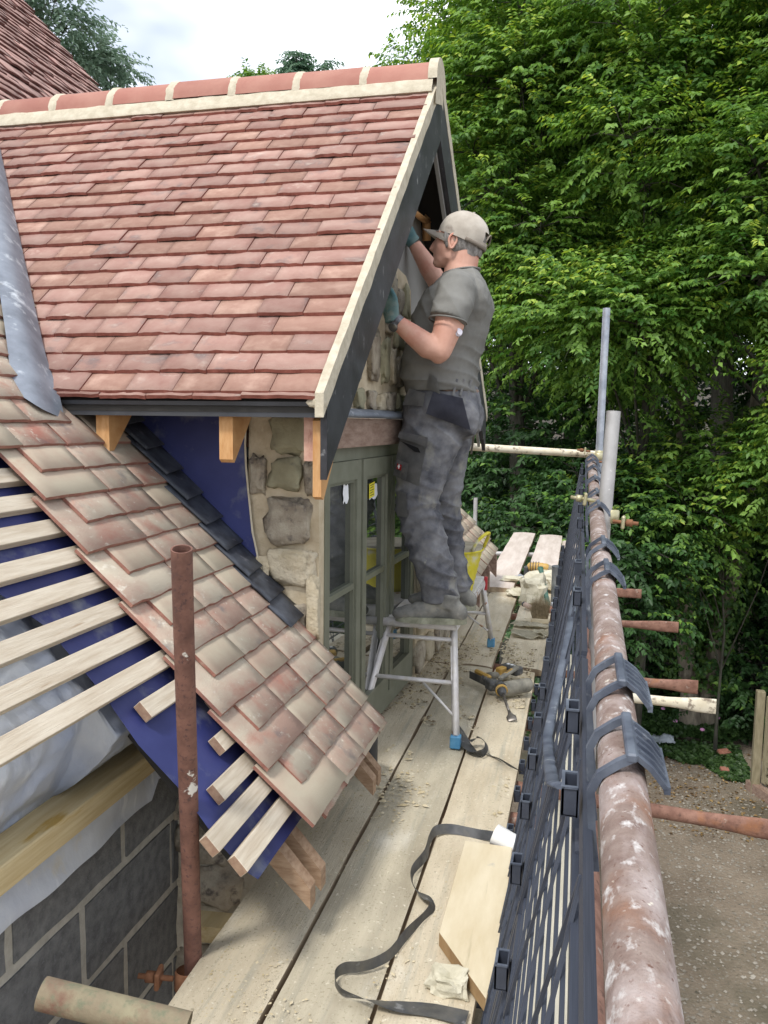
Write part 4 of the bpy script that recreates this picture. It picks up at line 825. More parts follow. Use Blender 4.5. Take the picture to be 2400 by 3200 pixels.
def guard(label, ya, yb, hooks):
    g = thing('mesh_guard', label, 'mesh guard', tuple(pan(0, (ya+yb)/2)), 'black mesh guards along the handrail')
    for u, wd in ((0, .015), (.045, .006), (.5, .014), (.955, .006), (1, .016)): bar_between(pan(u, ya), pan(u, yb), wd, .010, g, 'frame_bar')
    for u in [.085+.0455*i for i in range(9)]+[.54+.0455*i for i in range(9)]: bar_between(pan(u, ya), pan(u, yb), .0042, .0042, g)
    for y in (ya, yb): bar_between(pan(0, y), pan(1, y), .022, .010, g, 'frame_bar')
    n = int((yb-ya)/.235); st = (yb-ya)/n
    for i in range(n):
        y = ya+i*st
        for (a, b, c, d) in ((0, y, .5, y+st*.5), (.5, y+st*.5, 0, y+st), (.5, y, 1, y+st*.5), (1, y+st*.5, .5, y+st)):
            bar_between(pan(a, b)+Vector((-.005, 0, 0)), pan(c, d)+Vector((-.005, 0, 0)), .0055, .0045, g)
        for u in (0.0, .5): 
            inst('clip', clip_me, pan(u, y+st*.4)+Vector((-.018, 0, .0)), g, sc=(.75, .8, .72))
    for y in hooks:
        h_ = inst('hook', hook_me, (RX(y), y, RZ(y)), g, (R(1.9), 0, 0)); c_ = pan(.97, y)
        inst('hook_clip', clip_me, (RX(y)-.054, y-.004, RZ(y)-.030), g, (0, 0, 0), (.62, .8, .55))
        bar_between((RX(y)-.032, y, RZ(y)-.085), pan(.955, y)+Vector((0, 0, -.0)), .05, .012, g, 'hook_stem')
guard('nearest black mesh guard hanging from the handrail at the bottom of the view', .1, 1.38, (.87, 1.09))
guard('second black mesh guard along the handrail beside the breaker drill', 1.42, 2.72, (1.77, 2.08))
guard('third black mesh guard along the handrail by the zinc coupler', 2.76, 4.2, (2.82, 3.20, 3.75))
guard('farthest black mesh guard at the end of the handrail', 4.24, 5.5, (4.35, 4.8, 5.15))
bm = bmesh.new(); tube(bm, [(-.003, .98, .86), (-.018, 1.12, .80), (-.028, 1.34, .74), (-.038, 1.55, .70), (-.012, 1.9, .78), (.012, 2.25, .88)], [(.010, .004)]*6, 8, up=(1, 0, .2)); tag(bm_obj('plastic_strap', bm, 'hook'), 'bent grey plastic strap bowing out from the mesh guard', 'strap')
# ---- couplers ----------------------------------------------------------
def coupler(label, c, ax1, ax2, m, bolt_dirs, off):
    t = thing('tube_coupler', label, 'scaffold coupler', c, 'scaffold couplers')
    c = Vector(c)
    for ax, o_ in ((Vector(ax1).normalized(), Vector((0, 0, 0))), (Vector(ax2).normalized(), Vector(off))):
        bm = bmesh.new(); tube(bm, [c+o_-ax*.024, c+o_-ax*.02, c+o_+ax*.02, c+o_+ax*.024], [.0255, .0295, .0295, .0255], 18, cap=False); bm_obj('band', bm, m, t)
    for d, o_, cm in bolt_dirs:
        d = Vector(d).normalized(); p = c+Vector(o_)
        bm = bmesh.new(); tube(bm, [p, p+d*.085], .0065, 8); bm_obj('bolt', bm, m if cm else 'rust_bolt', t)
        bm = bmesh.new(); tube(bm, [p+d*.045, p+d*.066], .0135, 6); bm_obj('nut', bm, m if cm else 'rust_bolt', t)
        bm = bmesh.new(); box(bm, p+d*.035, (.012, .045, .045), d.to_track_quat('X', 'Z').to_matrix(), bev=.004); bm_obj('flap', bm, m, t)
coupler('zinc coupler clamping the wide grey upright to the handrail', (RX(2.93), 2.93, RZ(2.93)), (0, 1, .03), (.03, .05, 1), 'gold_coupler', (((-1, 0, .12), (-.005, -.005, .034), True), ((1, -.1, -.05), (.055, -.035, -.032), False)), (.049, 0.01, -.02))
coupler('rusty coupler at the far end of the handrail below the cream tube', (RX(5.5), 5.47, RZ(5.5)+.005), (0, 1, .03), (.03, .05, 1), 'gold_coupler', (((-1, 0, .12), (-.005, -.005, .034), False), ((1, 0, -.05), (.05, -.035, -.03), False)), (.048, .05, 0))
coupler('rusty coupler joining the cream tube to the thin bluish upright', (.125, 5.58, 1.105), (1, .35, -.05), (.01, .07, 1), 'gold_coupler', (((1, 0, 0), (-.03, -.035, 0), False),), (.01, -.03, 0))
coupler('orange rusty coupler low on the leaning post, half hidden by the near board', (-.878, 1.69, -.055), (0, .1, 1), (1, 0, 0), 'rust_bolt', (((-1, -.2, .05), (-.02, -.03, .02), False),), (0, .05, -.05))
bm = bmesh.new(); box(bm, (-.87, 1.93, -.075), (.22, .07, .045), Euler((0, 0, .1)).to_matrix()); tag(bm_obj('timber_packer', bm, 'plate'), 'short pale timber block wedged behind the rusty post', 'timber')

# ------------------------------------------------------------------ things on the deck
def ribbon(name, pts, wd, m, label, cat, twist=None, th=.002):
    """pts: (x,y,z, tilt) centre line; tilt 0 flat .. 90 on edge"""
    P_ = []
    pts = [tuple(p) if len(p) > 4 else (*p, wd) for p in pts]; k = len(pts)
    def cat4(a, b, c, d, t): return tuple(.5*((2*b[i])+(-a[i]+c[i])*t+(2*a[i]-5*b[i]+4*c[i]-d[i])*t*t+(-a[i]+3*b[i]-3*c[i]+d[i])*t**3) for i in range(len(b)))
    for i in range(k-1):
        a, b, c, d = pts[max(i-1, 0)], pts[i], pts[i+1], pts[min(i+2, k-1)]
        for j in range(6): P_.append(cat4(a, b, c, d, j/6))
    P_.append(pts[-1]); bm = bmesh.new(); A = []; B = []
    for i, p in enumerate(P_):
        q0 = Vector(P_[max(i-1, 0)][:3]); q1 = Vector(P_[min(i+1, len(P_)-1)][:3]); d = (q1-q0).normalized(); s = d.cross(Vector((0, 0, 1))).normalized(); a = R(p[3]); w_ = p[4] if len(p) > 4 else wd
        e = (s*math.cos(a)+Vector((0, 0, 1))*math.sin(a))*w_/2; c = Vector(p[:3]); zz = max(0, .003-(c.z-abs(e.z))); c.z += zz; wob = .0015*nvec((i*.4, 0, 0), 1)
        A.append(c-e+Vector((0, 0, wob))); B.append(c+e)
    quad_strip(bm, A, B); r = bmesh.ops.solidify(bm, geom=bm.faces[:], thickness=th); bmesh.ops.recalc_face_normals(bm, faces=bm.faces)
    return tag(bm_obj(name, bm, m), label, cat)
ribbon('flashing_strip', [(-.215, 2.435, .02, 60), (-.29, 2.45, .012, 50), (-.35, 2.455, .012, 55), (-.392, 2.43, .012, 70), (-.402, 2.37, .012, 80), (-.398, 2.28, .012, 70), (-.418, 2.18, .014, 80), (-.40, 2.11, .014, 60), (-.358, 2.07, .012, 12), (-.335, 2.03, .014, 60), (-.345, 1.98, .016, 95), (-.375, 1.89, .016, 80), (-.40, 1.80, .018, 85), (-.445, 1.745, .02, 95), (-.49, 1.725, .02, 90), (-.503, 1.69, .02, 90), (-.475, 1.65, .018, 70), (-.42, 1.645, .014, 40, .035), (-.35, 1.645, .010, 10, .042), (-.27, 1.655, .008, 4, .048), (-.19, 1.65, .008, 2, .05)], .030, 'strip', 'long twisted strip of dark flashing snaking across the near boards', 'flashing strip')
ribbon('flashing_offcut', [(-.455, 3.34, .03, 60, .06), (-.43, 3.26, .02, 30, .05), (-.40, 3.17, .012, 10, .05), (-.35, 3.08, .012, 20, .045), (-.315, 3.05, .03, 80, .04), (-.31, 3.10, .045, 120, .04), (-.345, 3.16, .045, 150, .04), (-.38, 3.15, .03, 170, .035)], .045, 'strip', 'curled offcut of grey flashing beside the blue step foot', 'flashing strip')
ribbon('flashing_tail', [(-.31, 3.10, .012, 20, .02), (-.26, 3.06, .008, 40, .022), (-.21, 3.005, .008, 60, .018), (-.15, 2.96, .006, 30, .012)], .02, 'strip', 'thin torn tail of flashing pointing at the mesh guard', 'flashing strip')
bm = bmesh.new(); pl = [(-.29, 2.345), (-.148, 2.342), (-.138, 1.88), (-.152, 1.676), (-.292, 1.885)]; prism(bm, pl, 2, .004, .042, 0)
bm.faces.ensure_lookup_table()
for f in bm.faces:
    if abs(f.normal.z) < .5: f.material_index = 1
bmesh.ops.bevel(bm, geom=[e for e in bm.edges], offset=.0015, segments=1, affect='EDGES')
tag(bm_obj('board_offcut', bm, ['offcut', 'offcut_edge']), 'dusty board offcut with an angled saw cut lying on the third board', 'offcut board')
bm = bmesh.new(); rock(bm, (-.245, 1.735, .022), (.042, .028, .026), 5, .5, 3, sq=.55); tag(bm_obj('stone_chunk', bm, 'dust_stone'), 'pale yellow stone chunk beside the angled board offcut', 'stone')
bm = bmesh.new(); o_ = Vector((-.205, 2.385, .052)); d_ = Vector((.9, -.25, -.25)).normalized(); o2 = o_+d_*.085
tube(bm, [o_, o2], [.033, .030], 24, cap=False); tube(bm, [o_, o2], [.030, .027], 24, cap=False); tube(bm, [o_, o_+d_*.0005], [.033, .030], 24, cap=False); bmesh.ops.recalc_face_normals(bm, faces=bm.faces)
tag(bm_obj('pipe_offcut', bm, 'white_pipe'), 'short white plastic pipe offcut leaning at the mesh guard', 'pipe offcut')
bm = bmesh.new(); tube(bm, [(-.71, 2.79, -.02), (-.71, 2.79, .02), (-.71, 2.79, .022), (-.71, 2.79, .15)], [.040, .040, .036, .036], 24, cap=False); tube(bm, [(-.71, 2.79, .15), (-.71, 2.79, .05)], [.033, .033], 24); bmesh.ops.recalc_face_normals(bm, faces=bm.faces); tag(bm_obj('drain_pipe', bm, 'blackpipe'), 'short black drain pipe stub standing under the tile eave', 'pipe')

# step platform ----------------------------------------------------------
st = thing('step_platform', 'splashed aluminium step platform with blue rubber feet that the man stands on', 'step platform', (-.64, 3.95, 0))
bm = bmesh.new(); box(bm, (-.648, 4.0, .428), (.315, 1.12, .022), bev=.006)
for x in (-.80, -.645, -.495): box(bm, (x, 4.0, .408), (.02, 1.10, .02))
bm_obj('deck', bm, 'alu', st)
bm = bmesh.new(); tube(bm, [(-.808, 3.432, .425), (-.488, 3.432, .425)], [(.016, .02)]*2, 12); bm_obj('front_nosing', bm, 'alu', st)
LEG = {}
for i, (tx, ty, fx, fy) in enumerate(((-.50, 3.46, -.437, 3.145), (-.79, 3.47, -.842, 3.17), (-.50, 4.53, -.455, 4.675), (-.79, 4.53, -.82, 4.65))):
    bm = bmesh.new(); d = Vector((fx, fy, .045))-Vector((tx, ty, .41)); tube(bm, [(tx, ty, .41), (fx, fy, .045)], [(.016, .021)]*2, 4, up=(1, .0, 0)); box(bm, (tx+.35*d.x-.014, ty+.35*d.y, .41+.35*d.z), (.003, .012, .16), d.to_track_quat('Z', 'Y').to_matrix()); lg = bm_obj('leg', bm, 'alu', st)
    bm = bmesh.new(); box(bm, (fx, fy, .026), (.042, .042, .052), bev=.004); bm_obj('rubber_foot', bm, 'blue_foot', lg)
def rung(a, b, r=(.010, .016)): bm = bmesh.new(); tube(bm, [a, b], [r]*2, 4, up=(0, 0, 1)); bm_obj('rung', bm, 'alu', st)
rung((-.495, 3.425, .365), (-.795, 3.43, .365)); rung((-.465, 3.30, .215), (-.815, 3.31, .215)); rung((-.48, 4.60, .215), (-.81, 4.60, .215)); rung((-.495, 4.55, .37), (-.795, 4.55, .37))
for a_, b_ in (((-.60, 3.30, .205), (-.455, 3.20, .11)), ((-.60, 4.6, .205), (-.47, 4.62, .11))): bm = bmesh.new(); tube(bm, [a_, b_], .006, 6); bm_obj('brace', bm, 'alu', st)
bm = bmesh.new(); box(bm, (-.822, 3.45, .39), (.018, .03, .07), Euler((.15, 0, 0)).to_matrix(), bev=.003); bm_obj('latch', bm, 'red_latch', st)
bm = bmesh.new(); box(bm, (-.482, 4.55, .40), (.018, .03, .075), bev=.003); bm_obj('latch', bm, 'red_latch', st)
# yellow tub --------------------------------------------------------------
tb = thing('rubber_tub', 'flexible yellow tub splashed with mortar on the step platform behind the legs', 'tub', (-.645, 4.08, .44))
bm = bmesh.new(); c = Vector((-.628, 4.08, -.012)); prof = [(.115, .441)]
for i in range(15): z = .455+i*.015; prof.append((.122+(z-.44)*.22+(.002 if i % 2 else -.001), z))
prof += [(.180, .672), (.183, .678), (.176, .680)]
tube(bm, [(c.x, c.y, z-.012) for r, z in prof], [r for r, z in prof], 40, cap=False); tube(bm, [(c.x, c.y, .68), (c.x, c.y, .60), (c.x, c.y, .455)], [.176, .158, .118], 40, cap=True, mi=1); bm.faces.new([v for v in tube(bm, [(c.x, c.y, .4401), (c.x, c.y, .4402)], .115, 40, cap=False)[0]])
bm_obj('bucket', bm, ['yellow_tub', 'tub_in'], tb)
for s, aa in ((1, .1), (-1, 3.0)):
    bm = bmesh.new(); pts = []
    for j in range(11):
        t = j/10*math.pi; a = aa+(.45*math.cos(t)); r_ = .181+.03*math.sin(t)
        pts.append((c.x+r_*math.cos(a-.35), c.y+r_*math.sin(a-.35), .672+.085*math.sin(t)))
    tube(bm, pts, .0085, 8); bm_obj('handle', bm, 'yellow_tub', tb)
bm = bmesh.new(); box(bm, (-.73, 3.96, .50), (.06, .12, .1)); 
bm.free()

# breaker drill --------------------------------------------------------------
dr = thing('breaker_drill', 'dusty yellow and black cordless breaker drill with chisel bit lying on the boards', 'power drill', (-.31, 3.85, 0))
tip = Vector((-.222, 3.415, .010)); ck_ = Vector((-.300, 3.70, .055)); ax = (ck_-tip).normalized(); back = Vector((-.33, 3.80, .060))
def seg(p, q, rr, m, nm, n=16, parent=dr):
    bm = bmesh.new(); k = len(rr); tube(bm, [Vector(p).lerp(Vector(q), i/(k-1)) for i in range(k)], rr, n); bm_obj(nm, bm, m, parent)
ch = bmesh.new(); tube(ch, [ck_-ax*.0, tip+ax*.10], [.0075]*2, 10); tube(ch, [tip+ax*.105, tip+ax*.07, tip+ax*.045, tip], [(.007, .007), (.012, .006), (.026, .004), (.024, .0012)], 10, up=(1, 0, .2)); bm_obj('chisel', ch, 'steel', dr)
seg(ck_-ax*.012, ck_+ax*.03, [.014, .022, .026, .027], 'black_tool', 'chuck'); seg(ck_+ax*.03, ck_+ax*.048, [.034, .035, .035, .033], 'yellow_tool', 'collar_ring', 22); seg(ck_+ax*.048, ck_+ax*.10, [.038, .037, .034, .030], 'black_tool', 'gearbox_nose')
# motor housing to the right
bm = bmesh.new(); a0 = ck_+Vector((.03, .11, .0)); 
for t in range(8):
    u = t/7; p = ck_+Vector((.005, .075, .002)).lerp(Vector((.125, .15, .012)), u); ball(bm, p, (.038-.006*abs(u-.6), .040, .044), sub=2)
remesh(bm, .006, 4, ['dusty_tool'], 'motor_housing', dr)
bm = bmesh.new()
for t in range(6): u = t/5; ball(bm, Vector((-.345, 3.80, .055)).lerp(Vector((-.43, 3.93, .055)), u), (.026, .026, .030), sub=1)
box(bm, (-.37, 3.83, .058), (.07, .07, .06), Euler((0, 0, .6)).to_matrix(), bev=.008)
remesh(bm, .005, 3, ['black_tool'], 'gear_housing', dr)
bm = bmesh.new(); box(bm, (-.44, 3.955, .062), (.028, .15, .052), Euler((0, 0, .72)).to_matrix(), bev=.008); bm_obj('yellow_housing', bm, 'yellow_tool', dr)
bm = bmesh.new(); box(bm, (-.462, 3.94, .05), (.008, .19, .045), Euler((0, 0, .72)).to_matrix(), bev=.003); bm_obj('back_plate', bm, 'black_tool', dr)
seg((-.42, 4.01, .05), (-.315, 4.07, .05), [.020, .021, .020, .022], 'dusty_tool', 'side_handle', 14)
# top bar handle
p0, p1 = Vector((-.335, 3.86, .085)), Vector((-.245, 4.06, .105)); bm = bmesh.new(); d = (p1-p0); box(bm, (p0+p1)/2, (.030, d.length, .026), d.to_track_quat('Y', 'Z').to_matrix(), bev=.008); hb = bm_obj('grip_bar', bm, 'dusty_tool', dr)
bm = bmesh.new(); mq = d.to_track_quat('Y', 'Z').to_matrix(); box(bm, (p0+p1)/2+mq @ Vector((0, 0, .0135)), (.016, .075, .002), mq, bev=.0008); bm_obj('badge', bm, 'yellow_tool', hb)
tx = bpy.data.curves.new('badge_text', 'FONT'); tx.body = 'DEWALT'; tx.size = .0155; tx.extrude = .0004; tx.align_x = 'CENTER'; tx.align_y = 'CENTER'
to = bpy.data.objects.new('badge_text', tx); COL.objects.link(to); dg = bpy.context.evaluated_depsgraph_get(); tme = bpy.data.meshes.new_from_object(to.evaluated_get(dg)); bpy.data.objects.remove(to)
rot = (mq @ Euler((0, 0, R(90))).to_matrix()).to_4x4(); tme.transform(Matrix.Translation((p0+p1)/2+mq @ Vector((0, 0, .0148))) @ rot); link('badge_lettering', tme, 'black_tool', hb)
bm = bmesh.new(); bq = Euler((0, 0, -.55)).to_matrix(); box(bm, (-.285, 4.10, .075), (.13, .075, .05), bq, bev=.01); bm_obj('battery', bm, 'black_tool', dr)
bm = bmesh.new(); box(bm, (-.335, 4.075, .072), (.045, .09, .045), bq, bev=.006); bm_obj('battery_side', bm, 'yellow_tool', dr)
bm = bmesh.new()
for i in range(3): box(bm, Vector((-.285, 4.10, .1005))+bq @ Vector((-.03+.028*i, .01, 0)), (.018, .022, .001), bq)
bm_obj('battery_label', bm, 'white_mark', dr)

dr.scale = (.84, .84, .84)
# far rubble cluster ------------------------------------------------------------
def stone_obj(label, c, s, seed, m='dust_stone', rough=.45):
    bm = bmesh.new(); rock(bm, c, s, seed, rough, 3, sq=.6); return tag(bm_obj('stone', bm, m), label, 'stone')
stone_obj('largest pale rock with a greenish underside beside the mesh guard', (-.275, 5.95, .085), (.095, .13, .10), 12)
stone_obj('flat-topped pale stone right behind the largest rock', (-.235, 6.42, .075), (.115, .12, .075), 21)
stone_obj('thin slab of stone sticking out left of the largest rock', (-.40, 6.15, .03), (.085, .06, .022), 33)
stone_obj('flat sliver of pale stone on the left far board', (-.485, 6.55, .055), (.075, .05, .018), 41)
bm = bmesh.new(); pts = [(-.103, 5.93, .0), (-.103, 5.93, .28)]; tube(bm, pts, .052, 28, cap=False); tube(bm, [(-.103, 5.93, .28), (-.103, 5.93, .02)], .049, 28); tube(bm, [(-.103, 5.93, .28), (-.103, 5.93, .2805)], [.052, .049], 28, cap=False); tube(bm, [(-.103, 5.93, .272), (-.103, 5.93, .283)], [.0535, .0535], 28, cap=False); bmesh.ops.recalc_face_normals(bm, faces=bm.faces)
tag(bm_obj('metal_tube', bm, 'tin'), 'dull metal tube standing on end beside the mesh guard', 'metal tube')
hm = thing('hammer', 'hammer with a dark green handle leaning head-down behind the largest rock', 'hammer', (-.17, 5.75, 0))
bm = bmesh.new(); tube(bm, [(-.243, 6.08, .235), (-.235, 6.05, .22), (-.215, 5.98, .17), (-.165, 5.72, .03)], [(.023, .018), (.018, .015), (.015, .012), (.017, .012)], 12); bm_obj('handle', bm, 'green_handle', hm)
bm = bmesh.new(); box(bm, (-.162, 5.70, .022), (.10, .035, .035), Euler((0, 0, .5)).to_matrix(), bev=.006); bm_obj('head', bm, 'steel', hm)
tl = thing('cordless_driver', 'yellow and black cordless driver lying behind the pale stone', 'power drill', (-.3, 6.75, .03))
bm = bmesh.new()
for t in range(5): ball(bm, (-.345+.03*t, 6.72-.004*t, .13+.0*t), (.035, .04, .045-.003*abs(t-2)), sub=2)
remesh(bm, .007, 2, ['yellow_tool'], 'motor_body', tl)
for i in range(4):
    bm = bmesh.new(); tube(bm, [(-.352+.022*i, 6.72, .13), (-.346+.022*i, 6.72, .13)], [.0465, .0465], 16); bm_obj('rubber_rib', bm, 'black_tool', tl)
bm = bmesh.new(); tube(bm, [(-.215, 6.71, .125), (-.15, 6.70, .11), (-.09, 6.69, .10)], [.036, .028, .024], 14); bm_obj('grip', bm, 'dusty_tool', tl)
bm = bmesh.new(); box(bm, (-.38, 6.72, .09), (.04, .07, .09), bev=.01); bm_obj('battery', bm, 'black_tool', tl)
sh = thing('trowel', 'trowel with a pinkish wooden handle lying against the largest rock', 'trowel', (-.27, 5.6, 0))
bm = bmesh.new(); tube(bm, [(-.333, 5.735, .032), (-.325, 5.725, .032), (-.31, 5.70, .03), (-.245, 5.62, .026), (-.225, 5.60, .024)], [.006, .018, .0185, .016, .010], 14); bm_obj('handle', bm, 'wood_handle', sh)
bm = bmesh.new(); tube(bm, [(-.336, 5.74, .032), (-.325, 5.726, .032)], .0188, 14); bm_obj('end_cap', bm, 'black_tool', sh)
bm = bmesh.new(); prism(bm, [(-.225, 5.585), (-.20, 5.60), (-.17, 5.53), (-.155, 5.42), (-.25, 5.45)], 2, .012, .015); bm_obj('blade', bm, 'dust_stone', sh)
br = thing('scrubbing_brush', 'worn bristle brush standing upright in front of the largest rock', 'brush', (-.20, 5.35, 0))
bm = bmesh.new(); box(bm, (-.205, 5.345, .016), (.115, .05, .028), Euler((0, 0, .05)).to_matrix(), bev=.003); bm_obj('wooden_block', bm, 'offcut', br)
V = []; F = []
for i in range(900):
    x = -.205+random.uniform(-.05, .05); y = 5.35+random.uniform(-.02, .02); h = random.uniform(.09, .16); p = Vector((x, y, .028)); q = p+Vector((random.gauss(0, .012)+(x+.205)*.25, random.gauss(0, .012), h)); s = Vector((random.uniform(-1, 1), random.uniform(-1, 1), 0)).normalized()*.0013
    k = len(V); V += [p-s, p+s, q]; F.append((k, k+1, k+2))
bo = npmesh('bristles', np.array([tuple(v) for v in V]), np.array(F), 'bristle', br); bo['kind'] = 'stuff'
b2 = thing('hand_brush', 'small brush with dark red bristles beside the metal tube', 'brush', (-.11, 5.6, 0))
bm = bmesh.new(); box(bm, (-.105, 5.62, .055), (.09, .03, .02), Euler((0, .45, -.5)).to_matrix(), bev=.003); bm_obj('back', bm, 'galv_blue', b2)
for i in range(5): bm = bmesh.new(); tube(bm, [(-.14+.016*i, 5.60, .058-.008*i), (-.155+.016*i, 5.58, .015)], [.006, .008], 6); bm_obj('tuft', bm, 'brick', b2)
# torn paper scraps
def scrap(label, cx, cy, sx, sy, seed, h=.03, m='dust_stone'):
    bm = bmesh.new(); n = 14; c = bm.verts.new((cx, cy, .008+h*.4)); r1 = []; r2 = []
    for j in range(n):
        a = 2*math.pi*j/n; rr = 1+.35*nvec((j*2.1, seed, 0), 1.1); r1.append(bm.verts.new((cx+sx*.55*rr*math.cos(a), cy+sy*.55*rr*math.sin(a), .008+abs(h*nvec((j*1.3, seed, 1), 1.3))))); r2.append(bm.verts.new((cx+sx*rr*math.cos(a), cy+sy*rr*math.sin(a), .006+abs(h*1.3*nvec((j*1.7, seed, 2), 1.3)))))
    for j in range(n): k = (j+1) % n; bm.faces.new((c, r1[j], r1[k])); bm.faces.new((r1[j], r2[j], r2[k], r1[k]))
    bmesh.ops.solidify(bm, geom=bm.faces[:], thickness=.0012); tag(bm_obj('paper_scrap', bm, m), label, 'paper scrap')
scrap('crumpled piece of dusty torn sack, nearest the camera below the brush', -.255, 4.98, .11, .10, 3)
scrap('torn sack piece spread flat under the wooden brush', -.26, 5.22, .12, .09, 8)
scrap('small torn sack piece folded by the mesh guard', -.17, 5.05, .06, .09, 14, .04)
scrap('crumpled clear film on the left far board', -.46, 6.75, .09, .12, 19, .05, 'polythene')

# ------------------------------------------------------------------ the man
man = thing('person', 'man in beige cap, grey t-shirt and dusty work trousers standing on the step platform', 'person', (-.60, 3.55, .44))
def skin_chain(bm, pts, rad, n=14, up=None):
    tube(bm, pts, rad, n, up=up); ball(bm, pts[0], rad[0] if not isinstance(rad[0], tuple) else min(rad[0]), sub=1); ball(bm, pts[-1], rad[-1] if not isinstance(rad[-1], tuple) else min(rad[-1]), sub=1)
# body: head, neck, arms, hidden trunk and legs as one skin
b = bmesh.new(); HY = 3.55
tilt = Euler((0, R(-4), 0)).to_matrix()
ball(b, (-.520, HY, 2.082), (.100, .076, .094), tilt, 3)                       # cranium
ball(b, (-.570, HY, 2.042), (.067, .062, .085), Euler((0, R(10), 0)).to_matrix(), 3)        # face
ball(b, (-.590, HY, 1.995), (.047, .050, .036), None, 2)                        # jaw
ball(b, (-.612, HY, 1.980), (.029, .033, .023), None, 2)                        # chin
ball(b, (-.555, HY, 1.995), (.055, .056, .032), Euler((0, R(-18), 0)).to_matrix(), 2)
tube(b, [(-.617, HY, 2.082), (-.634, HY, 2.058), (-.645, HY, 2.040), (-.630, HY, 2.030)], [.009, .012, .0145, .013], 10)   # nose
for s in (-1, 1):
    ball(b, (-.637, HY+s*.010, 2.037), (.009, .007, .007), sub=1)
    ball(b, (-.610, HY+s*.032, 2.098), (.016, .022, .009), sub=2)               # brow
    ball(b, (-.600, HY+s*.040, 2.042), (.020, .016, .022), sub=2)               # cheek
    ball(b, (-.558, HY+s*.050, 1.998), (.035, .012, .022), sub=1)               # jaw angle
ball(b, (-.630, HY, 2.012), (.010, .022, .0065), sub=2); ball(b, (-.628, HY, 2.001), (.010, .019, .0065), sub=2)   # lips
tube(b, [(-.500, HY, 2.03), (-.515, HY, 1.965), (-.520, HY, 1.90)], [.064, .068, .082], 18)     # neck
ball(b, (-.520, HY, 1.78), (.12, .17, .15), None, 2); ball(b, (-.585, HY, 1.52), (.13, .16, .2), None, 2)
LA = [(-.500, 3.365, 1.835), (-.508, 3.315, 1.765), (-.532, 3.285, 1.66), (-.553, 3.268, 1.582), (-.60, 3.255, 1.600), (-.665, 3.245, 1.650), (-.735, 3.24, 1.703)]
tube(b, LA[:4], [.060, .064, .056, .046], 16); ball(b, LA[3], .046, sub=2); tube(b, LA[3:], [.044, .0500, .041, .0285], 16); ball(b, (-.56, 3.27, 1.553), (.030, .028, .022), sub=2)
ball(b, (-.515, 3.30, 1.70), (.058, .046, .06), sub=2)
RA = [(-.520, 3.735, 1.850), (-.590, 3.80, 1.865), (-.655, 3.86, 1.925), (-.715, 3.86, 2.02), (-.782, 3.84, 2.125)]
tube(b, RA[:3], [.058, .055, .047], 16); ball(b, RA[2], .045, sub=2); tube(b, RA[2:], [.046, .046, .030], 16)
skin = remesh(b, .0055, 4, ['skin'], 'body', man)
# ears
for s in (-1, 1):
    e = bmesh.new(); c = Vector((-.545, HY+s*.077, 2.052)); rot = Euler((0, R(12), R(-s*18))).to_matrix()
    ring = [c+rot @ Vector((.017*math.cos(t)*(1 if math.sin(t) > -.3 else .75), s*.004, .030*math.sin(t))) for t in [2*math.pi*j/14 for j in range(14)]]+[c+rot @ Vector((.017, s*.004, 0))]
    tube(e, ring, .0048, 8, cap=False); ball(e, c+rot @ Vector((.002, -s*.002, 0)), (.014, .004, .024), rot, 2); ball(e, c+rot @ Vector((-.006, s*.002, -.024)), (.008, .005, .010), rot, 1)
    bm_obj('ear', e, 'skin', man)
for s in (-1, 1):
    e = bmesh.new(); ball(e, (-.613, HY+s*.032, 2.083), (.008, .010, .006), sub=2); bm_obj('eye', e, 'white_mark', man)
    e = bmesh.new(); ball(e, (-.619, HY+s*.033, 2.083), (.003, .005, .005), sub=2); bm_obj('pupil', e, 'black_tool', man)
    e = bmesh.new(); tube(e, [(-.621, HY+s*.015, 2.1), (-.621, HY+s*.035, 2.105), (-.608, HY+s*.052, 2.10)], [.003, .0045, .003], 6); bm_obj('eyebrow', e, 'hair', man)
# hair: shell round the back and sides below the cap
hb_ = bmesh.new(); ball(hb_, (-.506, HY, 2.068), (.096, .0795, .088), Euler((0, R(-20), 0)).to_matrix(), 3)
ball(hb_, (-.478, HY, 2.015), (.055, .062, .042), Euler((0, R(-30), 0)).to_matrix(), 3)
for s in (-1, 1): ball(hb_, (-.565, HY+s*.062, 2.075), (.022, .014, .036), Euler((0, R(8), 0)).to_matrix(), 2); ball(hb_, (-.568, HY+s*.066, 2.045), (.009, .006, .018), None, 2)
# cut away the face side and neck below
bmesh.ops.delete(hb_, geom=[v for v in hb_.verts if v.co.z < 1.985+(v.co.x+.44)*-.25 or (v.co.x < -.588)], context='VERTS')
for v in hb_.verts: v.co += Vector((0, 0, 0))+v.normal*.003*nvec(v.co, 60)
bm_obj('hair', hb_, 'hair', man)
# cap
cp = bmesh.new(); cr_ = Euler((0, R(24), 0)).to_matrix(); cc = Vector((-.508, HY, 2.090))
v = bmesh.ops.create_uvsphere(cp, u_segments=36, v_segments=22, radius=1)['verts']
for q in v:
    p = q.co.copy()
    if p.z < -.12: p.z = -.12-.0*(p.z+.12); 
    q.co = p
bmesh.ops.remove_doubles(cp, verts=cp.verts, dist=.0001)
bmesh.ops.delete(cp, geom=[f for f in cp.faces if all(abs(w_.co.z+.12) < 1e-4 for w_ in f.verts)], context='FACES')
for q in cp.verts:
    p = q.co.copy(); back = max(0, p.x)
    k = 1+.015*nvec(p, 3); q.co = cc+cr_ @ Vector((p.x*.110*k, p.y*.087*k, (p.z*.098 if p.z > 0 else p.z*.22)*k))
